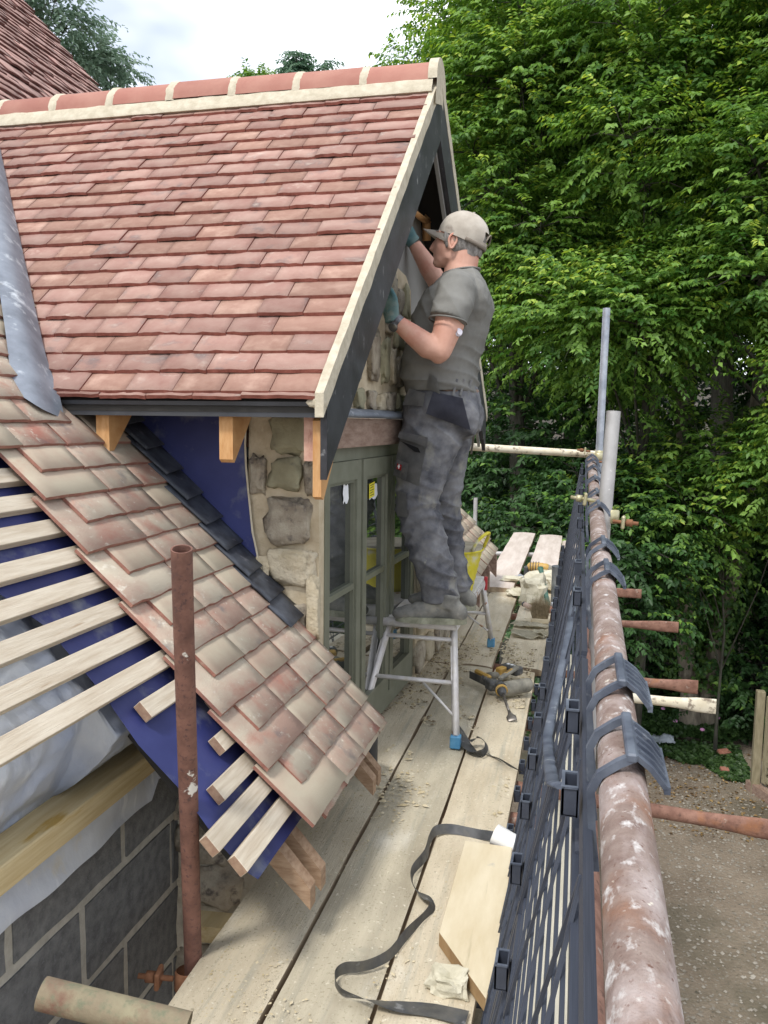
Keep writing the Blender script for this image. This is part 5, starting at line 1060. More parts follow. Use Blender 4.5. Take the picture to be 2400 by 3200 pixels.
# adjuster opening at the back
bmesh.ops.delete(cp, geom=[f for f in cp.faces if (lambda c: (c-cc).dot(cr_ @ Vector((1, 0, 0))) > .078 and abs(c.y-HY) < .038 and (c-cc).dot(cr_ @ Vector((0, 0, 1))) < .040 and (c-cc).dot(cr_ @ Vector((0, 0, 1))) > -.012)(f.calc_center_median())], context='FACES')
bmesh.ops.solidify(cp, geom=cp.faces[:], thickness=.0025); capo = bm_obj('cap', cp, 'cap', man, True)
cp = bmesh.new(); pr = []
for i in range(13):
    a = math.pi*(i/12-.5); row = []
    for j in range(6):
        u = j/5; x = -.088*math.cos(a*.93)-.084*u*math.cos(a)**.7 if abs(math.cos(a)) > 1e-3 else -.088*math.cos(a*.93); y = .080*math.sin(a*.93)*(1-.10*u); z = -.022+.004*math.cos(a)-.012*u+.014*u-.018*abs(math.sin(a))**2
        row.append(cp.verts.new(cc+cr_ @ Vector((x, y, z-.034*u))+Vector((0, 0, .010*u))))
    pr.append(row)
for a_, b_ in zip(pr[:-1], pr[1:]):
    for j in range(5): f = cp.faces.new((a_[j], a_[j+1], b_[j+1], b_[j])); f.smooth = True
bmesh.ops.solidify(cp, geom=cp.faces[:], thickness=.006); bmesh.ops.recalc_face_normals(cp, faces=cp.faces); bm_obj('cap_peak', cp, 'cap', man)
cp = bmesh.new(); arc_ = [cc+cr_ @ Vector((.111*math.cos(t), .088*math.sin(t), -.020)) for t in [R(-75)+R(150)*i/16 for i in range(17)]]; tube(cp, arc_, [(.0022, .009)]*17, 6, up=tuple(cr_ @ Vector((1, 0, 0)))); bm_obj('cap_band', cp, 'cap_trim', capo)
cp = bmesh.new(); arc_ = [cc+cr_ @ Vector((.1095*math.cos(R(12)), .040*math.cos(t), .004+.036*math.sin(t))) for t in [math.pi*i/12 for i in range(13)]]; tube(cp, arc_, .0032, 6); bm_obj('cap_seam', cp, 'cap_trim', capo)
cp = bmesh.new(); ball(cp, cc+cr_ @ Vector((0, 0, .099)), (.006, .006, .004), sub=1); bm_obj('cap_button', cp, 'cap', capo)
# t-shirt
def fold(x): return 1-abs(math.sin(x/2))**.55*1.0
def wr(c):
    k = .004*nvec((c.x*1.2, c.y*1.2, c.z*2.6), 7)+.0025*nvec((c.x, c.y, c.z*2), 18)
    if c.z < 1.66: k += .027*fold((c.z+.25*c.x+.035*nvec(c, 5))*100+2*nvec(c, 6))*max(0, min(1, (1.68-c.z)/.16))*max(0, .55+.9*nvec(c, 4, 3))
    ax_ = abs(c.z-(1.79+.5*(c.x+.53)))
    k += .022*fold((c.x*1.0+c.z*.55+.025*nvec(c, 6))*95)*max(0, 1-ax_/.18)*max(0, .5+.9*nvec(c, 5, 8))
    return k
t = bmesh.new()
sec = [(1.432, -.7345, -.4355, .198), (1.47, -.750, -.437, .200), (1.515, -.765, -.438, .205), (1.57, -.762, -.432, .202), (1.62, -.750, -.418, .198), (1.68, -.734, -.398, .200), (1.75, -.716, -.386, .208), (1.80, -.695, -.386, .214), (1.845, -.665, -.392, .205), (1.885, -.632, -.410, .170), (1.915, -.605, -.428, .120), (1.938, -.588, -.444, .084)]
rings = []
for z, a, c2, hy in sec:
    cxm = (a+c2)/2; hx = (c2-a)/2; tl_ = .0 if z < 1.85 else .10
    rings.append([t.verts.new((cxm+hx*math.copysign(abs(math.cos(q))**.85, math.cos(q)), HY+hy*math.copysign(abs(math.sin(q))**.85, math.sin(q)), z+(tl_*hx*math.cos(q) if z > 1.85 else 0))) for q in [2*math.pi*j/36 for j in range(36)]])
for r0, r1 in zip(rings[:-1], rings[1:]):
    for j in range(36): t.faces.new((r0[j], r0[(j+1) % 36], r1[(j+1) % 36], r1[j]))
t.faces.new(rings[0][::-1]); t.faces.new(rings[-1])
tube(t, [(-.515, 3.44, 1.855), (-.503, 3.355, 1.825), (-.513, 3.305, 1.755), (-.527, 3.29, 1.705)], [.080, .081, .077, .076], 20)
tube(t, [(-.515, 3.66, 1.850), (-.540, 3.75, 1.850), (-.590, 3.80, 1.862)], [.080, .074, .070], 20)
ball(t, (-.60, HY-.09, 1.77), (.10, .08, .07), sub=2); ball(t, (-.43, HY-.11, 1.80), (.045, .07, .09), sub=2); ball(t, (-.43, HY+.11, 1.80), (.045, .07, .09), sub=2)
remesh(t, .0058, 6, ['shirt'], 'tshirt', man, disp=wr)
for c_, n_, r_ in (((-.5275, 3.289, 1.703), (-.12, -.14, -.98), .0765),):
    s_ = bmesh.new(); fa, fb, _ = frame(n_); loop = [Vector(c_)+fa*r_*math.cos(q)+fb*r_*math.sin(q) for q in [2*math.pi*j/28 for j in range(29)]]; tube(s_, loop, .0038, 6, cap=False); bm_obj('sleeve_hem', s_, 'shirt', man)
s_ = bmesh.new(); loop = [Vector((-.516+.074*math.cos(q), HY+.086*math.sin(q), 1.937+.012*math.cos(q))) for q in [2*math.pi*j/32 for j in range(33)]]; tube(s_, loop, [(.005, .010)]*33, 6, cap=False, up=(0, 0, 1)); bm_obj('collar', s_, 'shirt', man)
# trousers
def wt(c):
    k = .005*nvec(c, 8)+.0035*nvec((c.x, c.y, c.z*1.8), 22)+.002*nvec(c, 45)
    low = max(0, min(1, (1.14-c.z)/.22)); k += .018*fold((c.z+.30*c.x+.045*nvec(c, 6))*88+2.2*nvec(c, 5))*low*max(0, .55+.9*nvec((c.x, c.y*3, c.z), 5, 7))
    k += .014*fold((c.z*.8-.9*c.x+.04*nvec(c, 7))*80)*low*max(0, .3+.9*nvec(c, 6, 21))
    kn = max(0, 1-abs(c.z-.95)/.14); k += .010*fold((c.z-.4*c.x)*105+2*nvec(c, 7))*kn
    hp = max(0, 1-abs(c.z-1.25)/.10); k += .011*fold((c.z*.8+.7*c.x)*80+2*nvec(c, 6))*hp
    return k
t = bmesh.new()
sec = [(1.462, -.728, -.436, .178), (1.41, -.742, -.425, .188), (1.35, -.756, -.416, .194), (1.29, -.758, -.420, .190), (1.235, -.745, -.455, .165)]
rings = []
for z, a, c2, hy in sec:
    cxm = (a+c2)/2; hx = (c2-a)/2; rings.append([t.verts.new((cxm+hx*math.cos(q), HY+hy*math.copysign(abs(math.sin(q))**.8, math.sin(q)), z)) for q in [2*math.pi*j/32 for j in range(32)]])
for r0, r1 in zip(rings[:-1], rings[1:]):
    for j in range(32): t.faces.new((r1[j], r1[(j+1) % 32], r0[(j+1) % 32], r0[j]))
t.faces.new(rings[0]); t.faces.new(rings[-1][::-1])
tube(t, [(-.60, 3.465, 1.34), (-.618, 3.455, 1.23), (-.652, 3.45, 1.09), (-.673, 3.448, .96), (-.655, 3.45, .87), (-.615, 3.45, .75), (-.583, 3.45, .65), (-.563, 3.45, .57), (-.562, 3.45, .528)], [(.098, .122), (.100, .135), (.092, .112), (.086, .090), (.084, .088), (.078, .084), (.074, .080), (.074, .080), (.076, .082)], 22, up=(0, 1, 0))
tube(t, [(-.575, 3.635, 1.34), (-.584, 3.65, 1.22), (-.592, 3.67, 1.08), (-.590, 3.69, .93), (-.583, 3.70, .84), (-.567, 3.71, .74), (-.548, 3.71, .64), (-.532, 3.71, .56), (-.529, 3.71, .522)], [(.095, .115), (.094, .120), (.082, .094), (.076, .072), (.074, .070), (.070, .066), (.066, .062), (.066, .061), (.068, .063)], 22, up=(0, 1, 0))
ball(t, (-.492, 3.47, 1.325), (.082, .095, .095), sub=3); ball(t, (-.492, 3.63, 1.325), (.082, .095, .095), sub=3)
remesh(t, .0058, 7, ['trouser'], 'trousers', man, disp=wt)
def patch_on(name, m, pts, parent=man, th=.004, nx=8, bulge=.006):
    """pts: four corners (tl, tr, br, bl) of a slightly bulged flap lying on the near side"""
    bm = bmesh.new(); tl_, tr, br_, bl = [Vector(p) for p in pts]; g_ = []
    for i in range(nx+1):
        v_ = i/nx; g_.append([bm.verts.new(tl_.lerp(tr, j/nx).lerp(bl.lerp(br_, j/nx), v_)+Vector((0, -bulge*math.sin(math.pi*v_)*math.sin(math.pi*j/nx)-.002*nvec((i*.7, j*.7, tl_.x*9), 1), 0))) for j in range(nx+1)])
    for i in range(nx):
        for j in range(nx): f = bm.faces.new((g_[i][j], g_[i+1][j], g_[i+1][j+1], g_[i][j+1])); f.smooth = True
    bmesh.ops.solidify(bm, geom=bm.faces[:], thickness=-th); bmesh.ops.recalc_face_normals(bm, faces=bm.faces); return bm_obj(name, bm, m, parent)
cg = patch_on('cargo_pocket', 'pocket', [(-.728, 3.350, 1.235), (-.605, 3.303, 1.215), (-.642, 3.325, 1.035), (-.762, 3.372, 1.075)], th=.016, bulge=.016)
patch_on('pocket_opening', 'pocket_dark', [(-.722, 3.326, 1.222), (-.640, 3.296, 1.195), (-.630, 3.294, 1.175), (-.655, 3.300, 1.178)], cg, .002, 4, .0)  # dark inside of the opening is a flat near-black patch
patch_on('pocket_flap', 'pocket', [(-.728, 3.340, 1.262), (-.600, 3.292, 1.238), (-.606, 3.286, 1.200), (-.735, 3.330, 1.236)], cg, .006, 6, .006)
pp = patch_on('phone_pocket', 'pocket', [(-.735, 3.335, 1.145), (-.680, 3.306, 1.130), (-.694, 3.312, 1.055), (-.750, 3.345, 1.080)], cg, .006, 6, .004)
lg_ = patch_on('red_badge', 'logo_red', [(-.7335, 3.3235, 1.128), (-.7125, 3.3125, 1.122), (-.7155, 3.3140, 1.099), (-.7365, 3.3250, 1.105)], cg, .002, 2, .0)
e = bmesh.new(); c = Vector((-.7245, 3.3145, 1.1155)); ex_ = Vector((.88, -.46, -.12)).normalized(); ez_ = Vector((.08, 0, 1)).normalized()
def disc(bm, c, rx, rz, n=14): vs = [bm.verts.new(c+ex_*rx*math.cos(2*math.pi*j/n)+ez_*rz*math.sin(2*math.pi*j/n)) for j in range(n)]; bm.faces.new(vs)
disc(e, c+ez_*.001, .0066, .0056); disc(e, c+ez_*.008, .0022, .0022); disc(e, c-ez_*.0075, .0042, .0016); box(e, c-ez_*.0045, (.002, .0005, .006))
bm_obj('badge_emblem', e, 'logo_white', lg_)
patch_on('holster_pocket', 'seat_patch', [(-.590, 3.335, 1.425), (-.470, 3.352, 1.400), (-.440, 3.395, 1.270), (-.615, 3.315, 1.335)], th=.012, bulge=.022)
patch_on('front_pocket', 'pocket', [(-.700, 3.378, 1.440), (-.625, 3.345, 1.420), (-.632, 3.343, 1.365), (-.728, 3.385, 1.372)], th=.005, bulge=.006)
patch_on('knee_pad', 'pocket', [(-.742, 3.375, 1.010), (-.700, 3.352, 1.002), (-.690, 3.352, .90), (-.742, 3.380, .90)], th=.004, bulge=.005)
patch_on('hanging_pocket', 'shirt', [(-.607, 3.335, 1.500), (-.575, 3.330, 1.478), (-.560, 3.333, 1.415), (-.617, 3.332, 1.440)], th=.005, bulge=.006)
e = bmesh.new(); loop = [Vector((-.583+.152*math.cos(q), HY+.186*math.sin(q), 1.448-.02*math.cos(q))) for q in [2*math.pi*j/36 for j in range(37)]]; tube(e, loop, [(.015, .004)]*37, 6, cap=False, up=(0, 0, 1)); bm_obj('waistband', e, 'oak_lintel', man)
for x_, y_ in ((-.505, 3.372), (-.478, 3.395), (-.453, 3.43)):
    e = bmesh.new(); box(e, (x_, y_, 1.445), (.010, .004, .07), Euler((0, .25, R(25))).to_matrix(), bev=.001); bm_obj('belt_loop', e, 'pocket', man)
# boots
def boot(cx, cy, cz, L_, yaw, nm='boot'):
    e = bmesh.new(); q = Euler((0, 0, yaw)).to_matrix(); O = Vector((cx, cy, cz))
    def Pp(x, y, z): return O+q @ Vector((x, y, z))
    for x, z, rx, ry, rz in ((-.235, .030, .050, .043, .030), (-.20, .036, .06, .049, .036), (-.155, .044, .06, .047, .044), (-.11, .054, .055, .042, .052), (-.06, .060, .05, .040, .058), (-.01, .055, .045, .038, .052), (.015, .045, .035, .036, .042)): ball(e, Pp(x, 0, z), (rx, ry, rz), q, 2)
    tube(e, [Pp(-.045, 0, .07), Pp(-.03, 0, .13)], [.048, .046], 16)
    up_ = remesh(e, .006, 3, ['boot'], nm, man, disp=lambda c: .002*nvec(c, 30))
    e = bmesh.new(); prof = []
    for j in range(28):
        a = 2*math.pi*j/28; x = -.108+.152*math.cos(a)*-1; wy = (.050 if x < -.12 else .041)*abs(math.sin(a))**.75*math.copysign(1, math.sin(a)); prof.append((x, wy))
    v0 = [e.verts.new(Pp(x*1.03-.0, y*1.12, .0)) for x, y in prof]; v1 = [e.verts.new(Pp(x*1.0, y*1.04, .026)) for x, y in prof]; e.faces.new(v0[::-1]); e.faces.new(v1)
    for j in range(28): e.faces.new((v0[j], v0[(j+1) % 28], v1[(j+1) % 28], v1[j]))
    bmesh.ops.recalc_face_normals(e, faces=e.faces); bm_obj('sole', e, 'sole', up_)
    for i in range(4): e = bmesh.new(); tube(e, [Pp(-.135+.022*i, -.026, .078+.010*i), Pp(-.135+.022*i, .026, .078+.010*i)], .0028, 6); bm_obj('lace', e, 'brick' if i < 2 else 'strip', up_)
boot(-.485, 3.425, .440, .28, R(2)); boot(-.478, 3.70, .440, .27, R(-4))
# gloves with five fingers each
def glove(wrist, knuck, side, fingers, thumb, nm='glove'):
    e = bmesh.new(); wrist = Vector(wrist); knuck = Vector(knuck); d = (knuck-wrist).normalized(); side = Vector(side); side = (side-d*side.dot(d)).normalized()
    tube(e, [wrist-d*.02, wrist, wrist.lerp(knuck, .5), knuck], [(.034, .028), (.034, .027), (.044, .021), (.045, .018)], 16, up=tuple(side))
    for i, (f1, f2) in enumerate(fingers):
        p = knuck+side*(-.032+.0215*i); f1 = Vector(f1); f2 = Vector(f2); tube(e, [p-d*.015, p, p+f1, p+f1+f2], [.0105, .011, .0098, .0085], 8); ball(e, p+f1+f2, .0085, sub=1)
    p = wrist.lerp(knuck, .35)+side*(-.030); t1, t2 = Vector(thumb[0]), Vector(thumb[1]); tube(e, [p, p+t1, p+t1+t2], [.0145, .0125, .010], 8); ball(e, p+t1+t2, .010, sub=1)
    return remesh(e, .0042, 2, ['glove'], nm, man, disp=lambda c: .0012*nvec(c, 50))
glove((-.745, 3.238, 1.715), (-.758, 3.236, 1.785), (.25, -.15, 0), [((-.020, .012, .036), (-.018, .012, .018)), ((-.021, .012, .040), (-.020, .014, .020)), ((-.020, .012, .038), (-.018, .014, .018)), ((-.017, .010, .030), (-.014, .012, .014))], ((.018, -.010, .020), (.006, 0, .024)))
glove((-.795, 3.835, 2.145), (-.832, 3.81, 2.185), (.3, 0, .4), [((-.030, -.014, .026), (-.024, -.014, .008)), ((-.032, -.014, .028), (-.026, -.016, .008)), ((-.030, -.014, .026), (-.024, -.014, .008)), ((-.024, -.012, .020), (-.018, -.012, .006))], ((-.012, -.022, .012), (-.014, -.012, .012)))
e = bmesh.new(); wd_ = (Vector((-.735, 3.24, 1.703))-Vector((-.665, 3.245, 1.65))).normalized(); wc = Vector((-.722, 3.241, 1.693)); tube(e, [wc-wd_*.011, wc+wd_*.011], [.0335, .0325], 20, cap=False); wa_ = bm_obj('wristwatch', e, 'watch', man)
e = bmesh.new(); fn = Vector((-.30, -.62, -.5)).normalized(); fn = (fn-wd_*fn.dot(wd_)).normalized(); tube(e, [wc+fn*.028, wc+fn*.040], [.020, .019], 20); bm_obj('watch_case', e, 'black_tool', wa_)
e = bmesh.new(); tube(e, [(-.482, 3.266, 1.655), (-.478, 3.260, 1.655)], [.0165, .0155], 20); tube(e, [(-.476, 3.258, 1.655), (-.472, 3.252, 1.655)], [.012, .011], 16); bm_obj('arm_sensor', e, 'sensor', man)

# ------------------------------------------------------------------ trees
def leaves(name, P, D, U, size, mats, parent=None, mi=None, tint=None, wr_=.52):
    """folded four-corner leaves: P base (n,3), D direction, U up normal, size (n,)"""
    n = len(P); D = D/np.linalg.norm(D, axis=1, keepdims=True); S = np.cross(D, U); S /= np.linalg.norm(S, axis=1, keepdims=True)+1e-9; Nn = np.cross(S, D)
    L_ = size[:, None]; V = np.empty((n, 4, 3)); V[:, 0] = P; V[:, 1] = P+D*L_*.45+S*L_*wr_*.5+Nn*L_*.10; V[:, 2] = P+D*L_-Nn*L_*.10; V[:, 3] = P+D*L_*.45-S*L_*wr_*.5+Nn*L_*.10
    k = (np.arange(n)*4)[:, None]; F = np.concatenate([np.concatenate([k, k+1, k+2], 1)[:, None], np.concatenate([k, k+2, k+3], 1)[:, None]], 1).reshape(-1, 3)
    t2 = np.repeat(tint if tint is not None else RNG.random(n), 2); m2 = np.repeat(mi, 2) if mi is not None else None
    o = npmesh(name, V.reshape(-1, 3), F, mats, parent, tint=t2, mi=m2)
    return o
def rnd_dir(n): v = RNG.normal(size=(n, 3)); return v/np.linalg.norm(v, axis=1, keepdims=True)
def sprays(C, O, ns, per=11, lt=.34, droop=.35, lsize=.085, spread=.12):
    """ns sprays at points C (ns,3) heading O (ns,3) -> leaf arrays"""
    T = O.copy(); T[:, 2] = T[:, 2]*.5-droop*.5*RNG.random(ns)+.05; T /= np.linalg.norm(T, axis=1, keepdims=True)
    S = np.cross(T, np.array([0, 0, 1.])); S /= np.linalg.norm(S, axis=1, keepdims=True)+1e-9
    u = np.linspace(.05, 1, per)[None, :, None]; ln = (lt*RNG.uniform(.6, 1.25, (ns, 1, 1)))
    B = C[:, None, :]+T[:, None, :]*u*ln; B[:, :, 2] -= (u[:, :, 0]**2)*ln[:, :, 0]*droop*.5
    sg = np.where(np.arange(per) % 2 == 0, 1., -1.)[None, :, None]
    D = T[:, None, :]*.55+S[:, None, :]*sg*.8+RNG.normal(size=(ns, per, 3))*.22; D[:, :, 2] -= .48
    U = np.array([0, 0, 1.])[None, None, :]+RNG.normal(size=(ns, per, 3))*.42+O[:, None, :]*.55
    sz = lsize*RNG.uniform(.7, 1.25, (ns, per))
    return B.reshape(-1, 3), D.reshape(-1, 3), U.reshape(-1, 3), sz.reshape(-1)
def tree(name, label, base_, h, blobs, nspray, lsize=.085, mats=('leaf', 'leaf_lit'), trunk_r=.16, cat='tree', group='trees behind the scaffold', per=11, litf=.3, lt=.34, droop=.35, inner=.35, limbs=True, lean=(0, 0)):
    t = thing(name, label, cat, base_, group); B0 = Vector(base_)
    bm = bmesh.new(); topz = max(b[2]+b[5]*.5 for b in blobs); pts = []; k = 9
    cx = sum(b[0] for b in blobs)/len(blobs); cy = sum(b[1] for b in blobs)/len(blobs)
    for i in range(k):
        u = i/(k-1); pts.append(Vector((B0.x+(cx-B0.x)*u*u+.12*nvec((u*3, cx, 0), 1.3), B0.y+(cy-B0.y)*u*u+.12*nvec((u*3, cy, 5), 1.3), B0.z+(topz-B0.z)*u)))
    tube(bm, pts, [trunk_r*(1.35 if i == 0 else 1)*(1-.85*i/(k-1)) for i in range(k)], 12)
    if limbs:
        for b in blobs:
            c = Vector(b[:3]); s_ = min(range(k), key=lambda i: abs(pts[i].z-(c.z-1.0-.4*(c-pts[i]).length))); s_ = max(2, min(k-2, s_)); p = pts[s_]; rr = max(.012, trunk_r*.32*(1-s_/k)); m1 = p.lerp(c, .5)+Vector((random.uniform(-.2, .2), random.uniform(-.2, .2), .15)); tube(bm, [p, m1, c, c+(c-m1).normalized()*b[3]*.6], [rr, rr*.7, rr*.45, .008], 6)
            for q in range(5):
                dq = Vector((random.gauss(0, 1), random.gauss(0, 1)-.5, random.gauss(0, .7))).normalized(); e_ = c+Vector((dq.x*b[3], dq.y*b[4], dq.z*b[5]))*.95; tube(bm, [c-dq*.1, c.lerp(e_, .5)+Vector((0, 0, .08)), e_], [rr*.4, .010, .004], 5)
    bm_obj('trunk', bm, 'bark', t, False)
    w_ = np.array([b[3]*b[4]+b[4]*b[5]+b[3]*b[5] for b in blobs]); cnt = (w_/w_.sum()*nspray).astype(int)
    Ps = []; Os = []; TI = []
    for b, n in zip(blobs, cnt):
        d = rnd_dir(n); d[:, 2] = np.where(RNG.random(n) < .5, np.abs(d[:, 2]), d[:, 2]); rad = np.where(RNG.random(n) < inner, RNG.uniform(.35, .85, n), RNG.uniform(.82, 1.12, n))
        lump = np.array([noise.noise(Vector((q[0]*2.2+b[0], q[1]*2.2+b[1], q[2]*2.2))) for q in d]); rad *= 1+.35*lump
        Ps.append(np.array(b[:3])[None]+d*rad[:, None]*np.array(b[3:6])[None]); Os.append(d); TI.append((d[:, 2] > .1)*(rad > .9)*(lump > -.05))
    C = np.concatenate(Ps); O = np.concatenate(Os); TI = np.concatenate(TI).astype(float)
    P, D, U, sz = sprays(C, O, len(C), per, lt, droop, lsize); litm = (np.repeat(TI, per)*RNG.random(len(P)) > 1-litf).astype(int)*(len(mats) > 1)  # upper outer sprays take the second, lit-looking leaf colour
    base_t = np.repeat(np.clip(.5+.28*RNG.normal(size=len(C)), 0, 1), per); ti = np.clip(base_t+.15*RNG.normal(size=len(P)), 0, 1)
    o = leaves('crown', P, D, U, sz, list(mats), t, litm, ti); o['kind'] = 'stuff'; return t
def blobset(c, r, n, br, seed, zlo=None):
    rs = random.Random(seed); out_ = []
    for i in range(n):
        d = Vector((rs.gauss(0, 1), rs.gauss(0, 1)-.55, rs.gauss(0, 1))).normalized(); q = rs.uniform(.55, 1.0); b = rs.uniform(*br)
        p = (c[0]+d.x*r[0]*q, c[1]+d.y*r[1]*q, c[2]+d.z*r[2]*q)
        if zlo is not None and p[2] < zlo: p = (p[0], p[1], zlo+rs.random()*.8)
        out_.append((*p, b*1.25, b*1.1, b*.8))
    return out_
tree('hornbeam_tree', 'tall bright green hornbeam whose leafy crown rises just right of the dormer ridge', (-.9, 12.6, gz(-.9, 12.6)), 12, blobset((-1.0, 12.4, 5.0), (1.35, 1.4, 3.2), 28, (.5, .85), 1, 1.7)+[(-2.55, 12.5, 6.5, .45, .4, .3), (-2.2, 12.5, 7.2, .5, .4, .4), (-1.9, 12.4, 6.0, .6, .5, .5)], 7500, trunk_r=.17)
tree('hornbeam_tree', 'fresh green hornbeam behind the man and the thin bluish upright', (.9, 11.8, gz(.9, 11.8)), 12, blobset((.55, 11.6, 4.4), (1.5, 1.4, 3.1), 24, (.5, .9), 2, 1.5), 6500, trunk_r=.08, litf=.35)
tree('hornbeam_tree', 'yellow-green hornbeam filling the upper right corner, with pale hanging shoots', (3.2, 11.9, gz(3.2, 11.9)), 12, blobset((2.55, 11.4, 4.9), (1.7, 1.6, 3.4), 28, (.55, .95), 3, 1.7), 7500, trunk_r=.18, litf=.42)
tree('hornbeam_tree', 'low leafy branch mass on the right edge hanging over the lane', (4.2, 10.2, gz(4, 10)), 8, blobset((3.3, 10.2, 1.6), (1.1, 1.2, 1.7), 12, (.4, .65), 4), 2600, trunk_r=.12, litf=.15)
tree('shaded_tree', 'dark green tree behind the hornbeams, its crown closing the upper left of the wood', (-3.2, 17.5, gz(-3.2, 17.5)), 14, blobset((-1.5, 17.5, 6.3), (1.5, 1.5, 4.6), 24, (.7, 1.1), 5), 5200, .12, ('leaf_dark', 'leaf'), .25, litf=.55, lt=.5)
tree('shaded_tree', 'dark green tree deep in the wood behind the yellow-green hornbeam', (2.8, 17.5, gz(2.8, 17.5)), 14, blobset((2.4, 17.6, 7.4), (3.4, 2, 6), 34, (1.0, 1.6), 6), 6500, .13, ('leaf_dark', 'leaf'), .28, litf=.5, lt=.5)
tree('shaded_tree', 'broad dark tree standing at the right-hand end of the wood, partly out of view', (7.5, 15.5, gz(7.5, 15.5)), 14, blobset((6.6, 15.5, 5.8), (3, 2.2, 5.4), 24, (1.0, 1.6), 7), 4200, .14, ('leaf_dark', 'leaf'), .26, litf=.5, lt=.5)
# understorey: dark bushes between trunks
def bush(label, c, r, n, seed, mats=('leaf_dark',), ls=.10, nb=8):
    return tree('bush', label, (c[0], c[1], gz(c[0], c[1])), 2, blobset((c[0], c[1], c[2]), r, nb, (.45, .8), seed), n, ls, mats, .022, 'bush', 'dark bushes under the trees', litf=.4, inner=.4)
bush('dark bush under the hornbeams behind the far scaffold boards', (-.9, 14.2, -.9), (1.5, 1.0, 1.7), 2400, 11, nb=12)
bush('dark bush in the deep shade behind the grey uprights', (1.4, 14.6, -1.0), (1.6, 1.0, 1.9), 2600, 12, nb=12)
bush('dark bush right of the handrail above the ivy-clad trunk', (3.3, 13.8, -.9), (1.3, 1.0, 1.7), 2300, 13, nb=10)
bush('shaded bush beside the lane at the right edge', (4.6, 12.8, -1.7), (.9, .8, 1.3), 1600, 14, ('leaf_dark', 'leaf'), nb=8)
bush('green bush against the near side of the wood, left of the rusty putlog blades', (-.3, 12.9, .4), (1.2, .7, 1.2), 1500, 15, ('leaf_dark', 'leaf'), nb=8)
bush('leafy sprays drooping over the rusty putlog blades', (2.0, 11.7, .2), (1.1, .5, .9), 800, 16, ('leaf', 'leaf_lit'), .09, nb=7)
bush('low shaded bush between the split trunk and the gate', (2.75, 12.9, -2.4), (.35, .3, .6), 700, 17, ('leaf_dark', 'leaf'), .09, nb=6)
# dense dark wood behind everything
Pw = []; n = 24000; X = RNG.uniform(-8, 16, n); Z = RNG.uniform(-3.2, 9.5, n); Y = 20.5+.8*np.sin(X*.9)+RNG.normal(size=n)*.7-(Z*.05)
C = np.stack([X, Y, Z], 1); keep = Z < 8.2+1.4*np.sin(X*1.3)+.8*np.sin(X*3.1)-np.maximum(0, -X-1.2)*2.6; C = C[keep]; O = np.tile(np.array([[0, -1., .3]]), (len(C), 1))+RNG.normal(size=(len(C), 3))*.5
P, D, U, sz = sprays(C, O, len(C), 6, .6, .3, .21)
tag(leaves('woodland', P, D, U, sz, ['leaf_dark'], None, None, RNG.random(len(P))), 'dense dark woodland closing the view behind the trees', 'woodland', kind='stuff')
bm = bmesh.new()
for i in range(26):
    x = -6+i*.9+random.uniform(-.3, .3); y = 18.9+random.uniform(-.8, .8); tube(bm, [(x, y, -3.4), (x+random.uniform(-.3, .3), y, 3), (x+random.uniform(-.6, .6), y, 9)], [random.uniform(.08, .16), .09, .04], 7)
tag(bm_obj('woodland_trunks', bm, 'bark'), 'thin shaded trunks lost in the dark wood', 'woodland', kind='stuff')
# ivy-clad trunk right of the handrail
it = thing('tree', 'split grey tree trunk wrapped in ivy beside the white plastic rag', 'tree', (1.72, 12.35, G))
bm = bmesh.new()
for (pts, rr) in (([(1.95, 12.4, G-.05), (1.98, 12.4, -2.6), (2.1, 12.45, -1.6), (2.35, 12.5, -.2), (2.5, 12.6, 3.5)], [.22, .15, .13, .12, .07]), ([(1.75, 12.3, G-.05), (1.72, 12.3, -2.7), (1.62, 12.35, -1.8), (1.5, 12.4, .2), (1.3, 12.6, 3.5)], [.20, .13, .12, .10, .06])): tube(bm, pts, rr, 16)
for v in bm.verts: v.co += Vector((.03*nvec(v.co, 5), .03*nvec(v.co, 5, 3), 0))
M['pale_bark'] = mat('pale_split_bark', (.13, .105, .08), (.30, .26, .20), 9, rough=.95, bump=1, bscale=14, stretch=(2, 2, .4), bdist=.02); bm_obj('trunk', bm, 'pale_bark', it)
n = 5200; a = RNG.uniform(0, 6.28, n); Z = RNG.uniform(-2.45, 1.6, n); q = RNG.random(n) < .5; ux = (Z+3.3)/4
X = np.where(q, 1.93+.42*ux, 1.74-.22*ux); rr = (.17+.16*RNG.random(n))*(1+.4*np.sin(Z*4+a)); P = np.stack([X+rr*np.cos(a), 12.38+rr*np.sin(a), Z], 1); D = np.stack([np.cos(a)*.3+RNG.normal(size=n)*.5, np.sin(a)*.3+RNG.normal(size=n)*.5-.2, -.8+RNG.normal(size=n)*.3], 1); U = np.stack([np.cos(a), np.sin(a), .5+0*a], 1)
o = leaves('ivy', P, D, U, .07*RNG.uniform(.7, 1.3, n), ['leaf_ivy'], it, None, RNG.random(n), .8); o['kind'] = 'stuff'
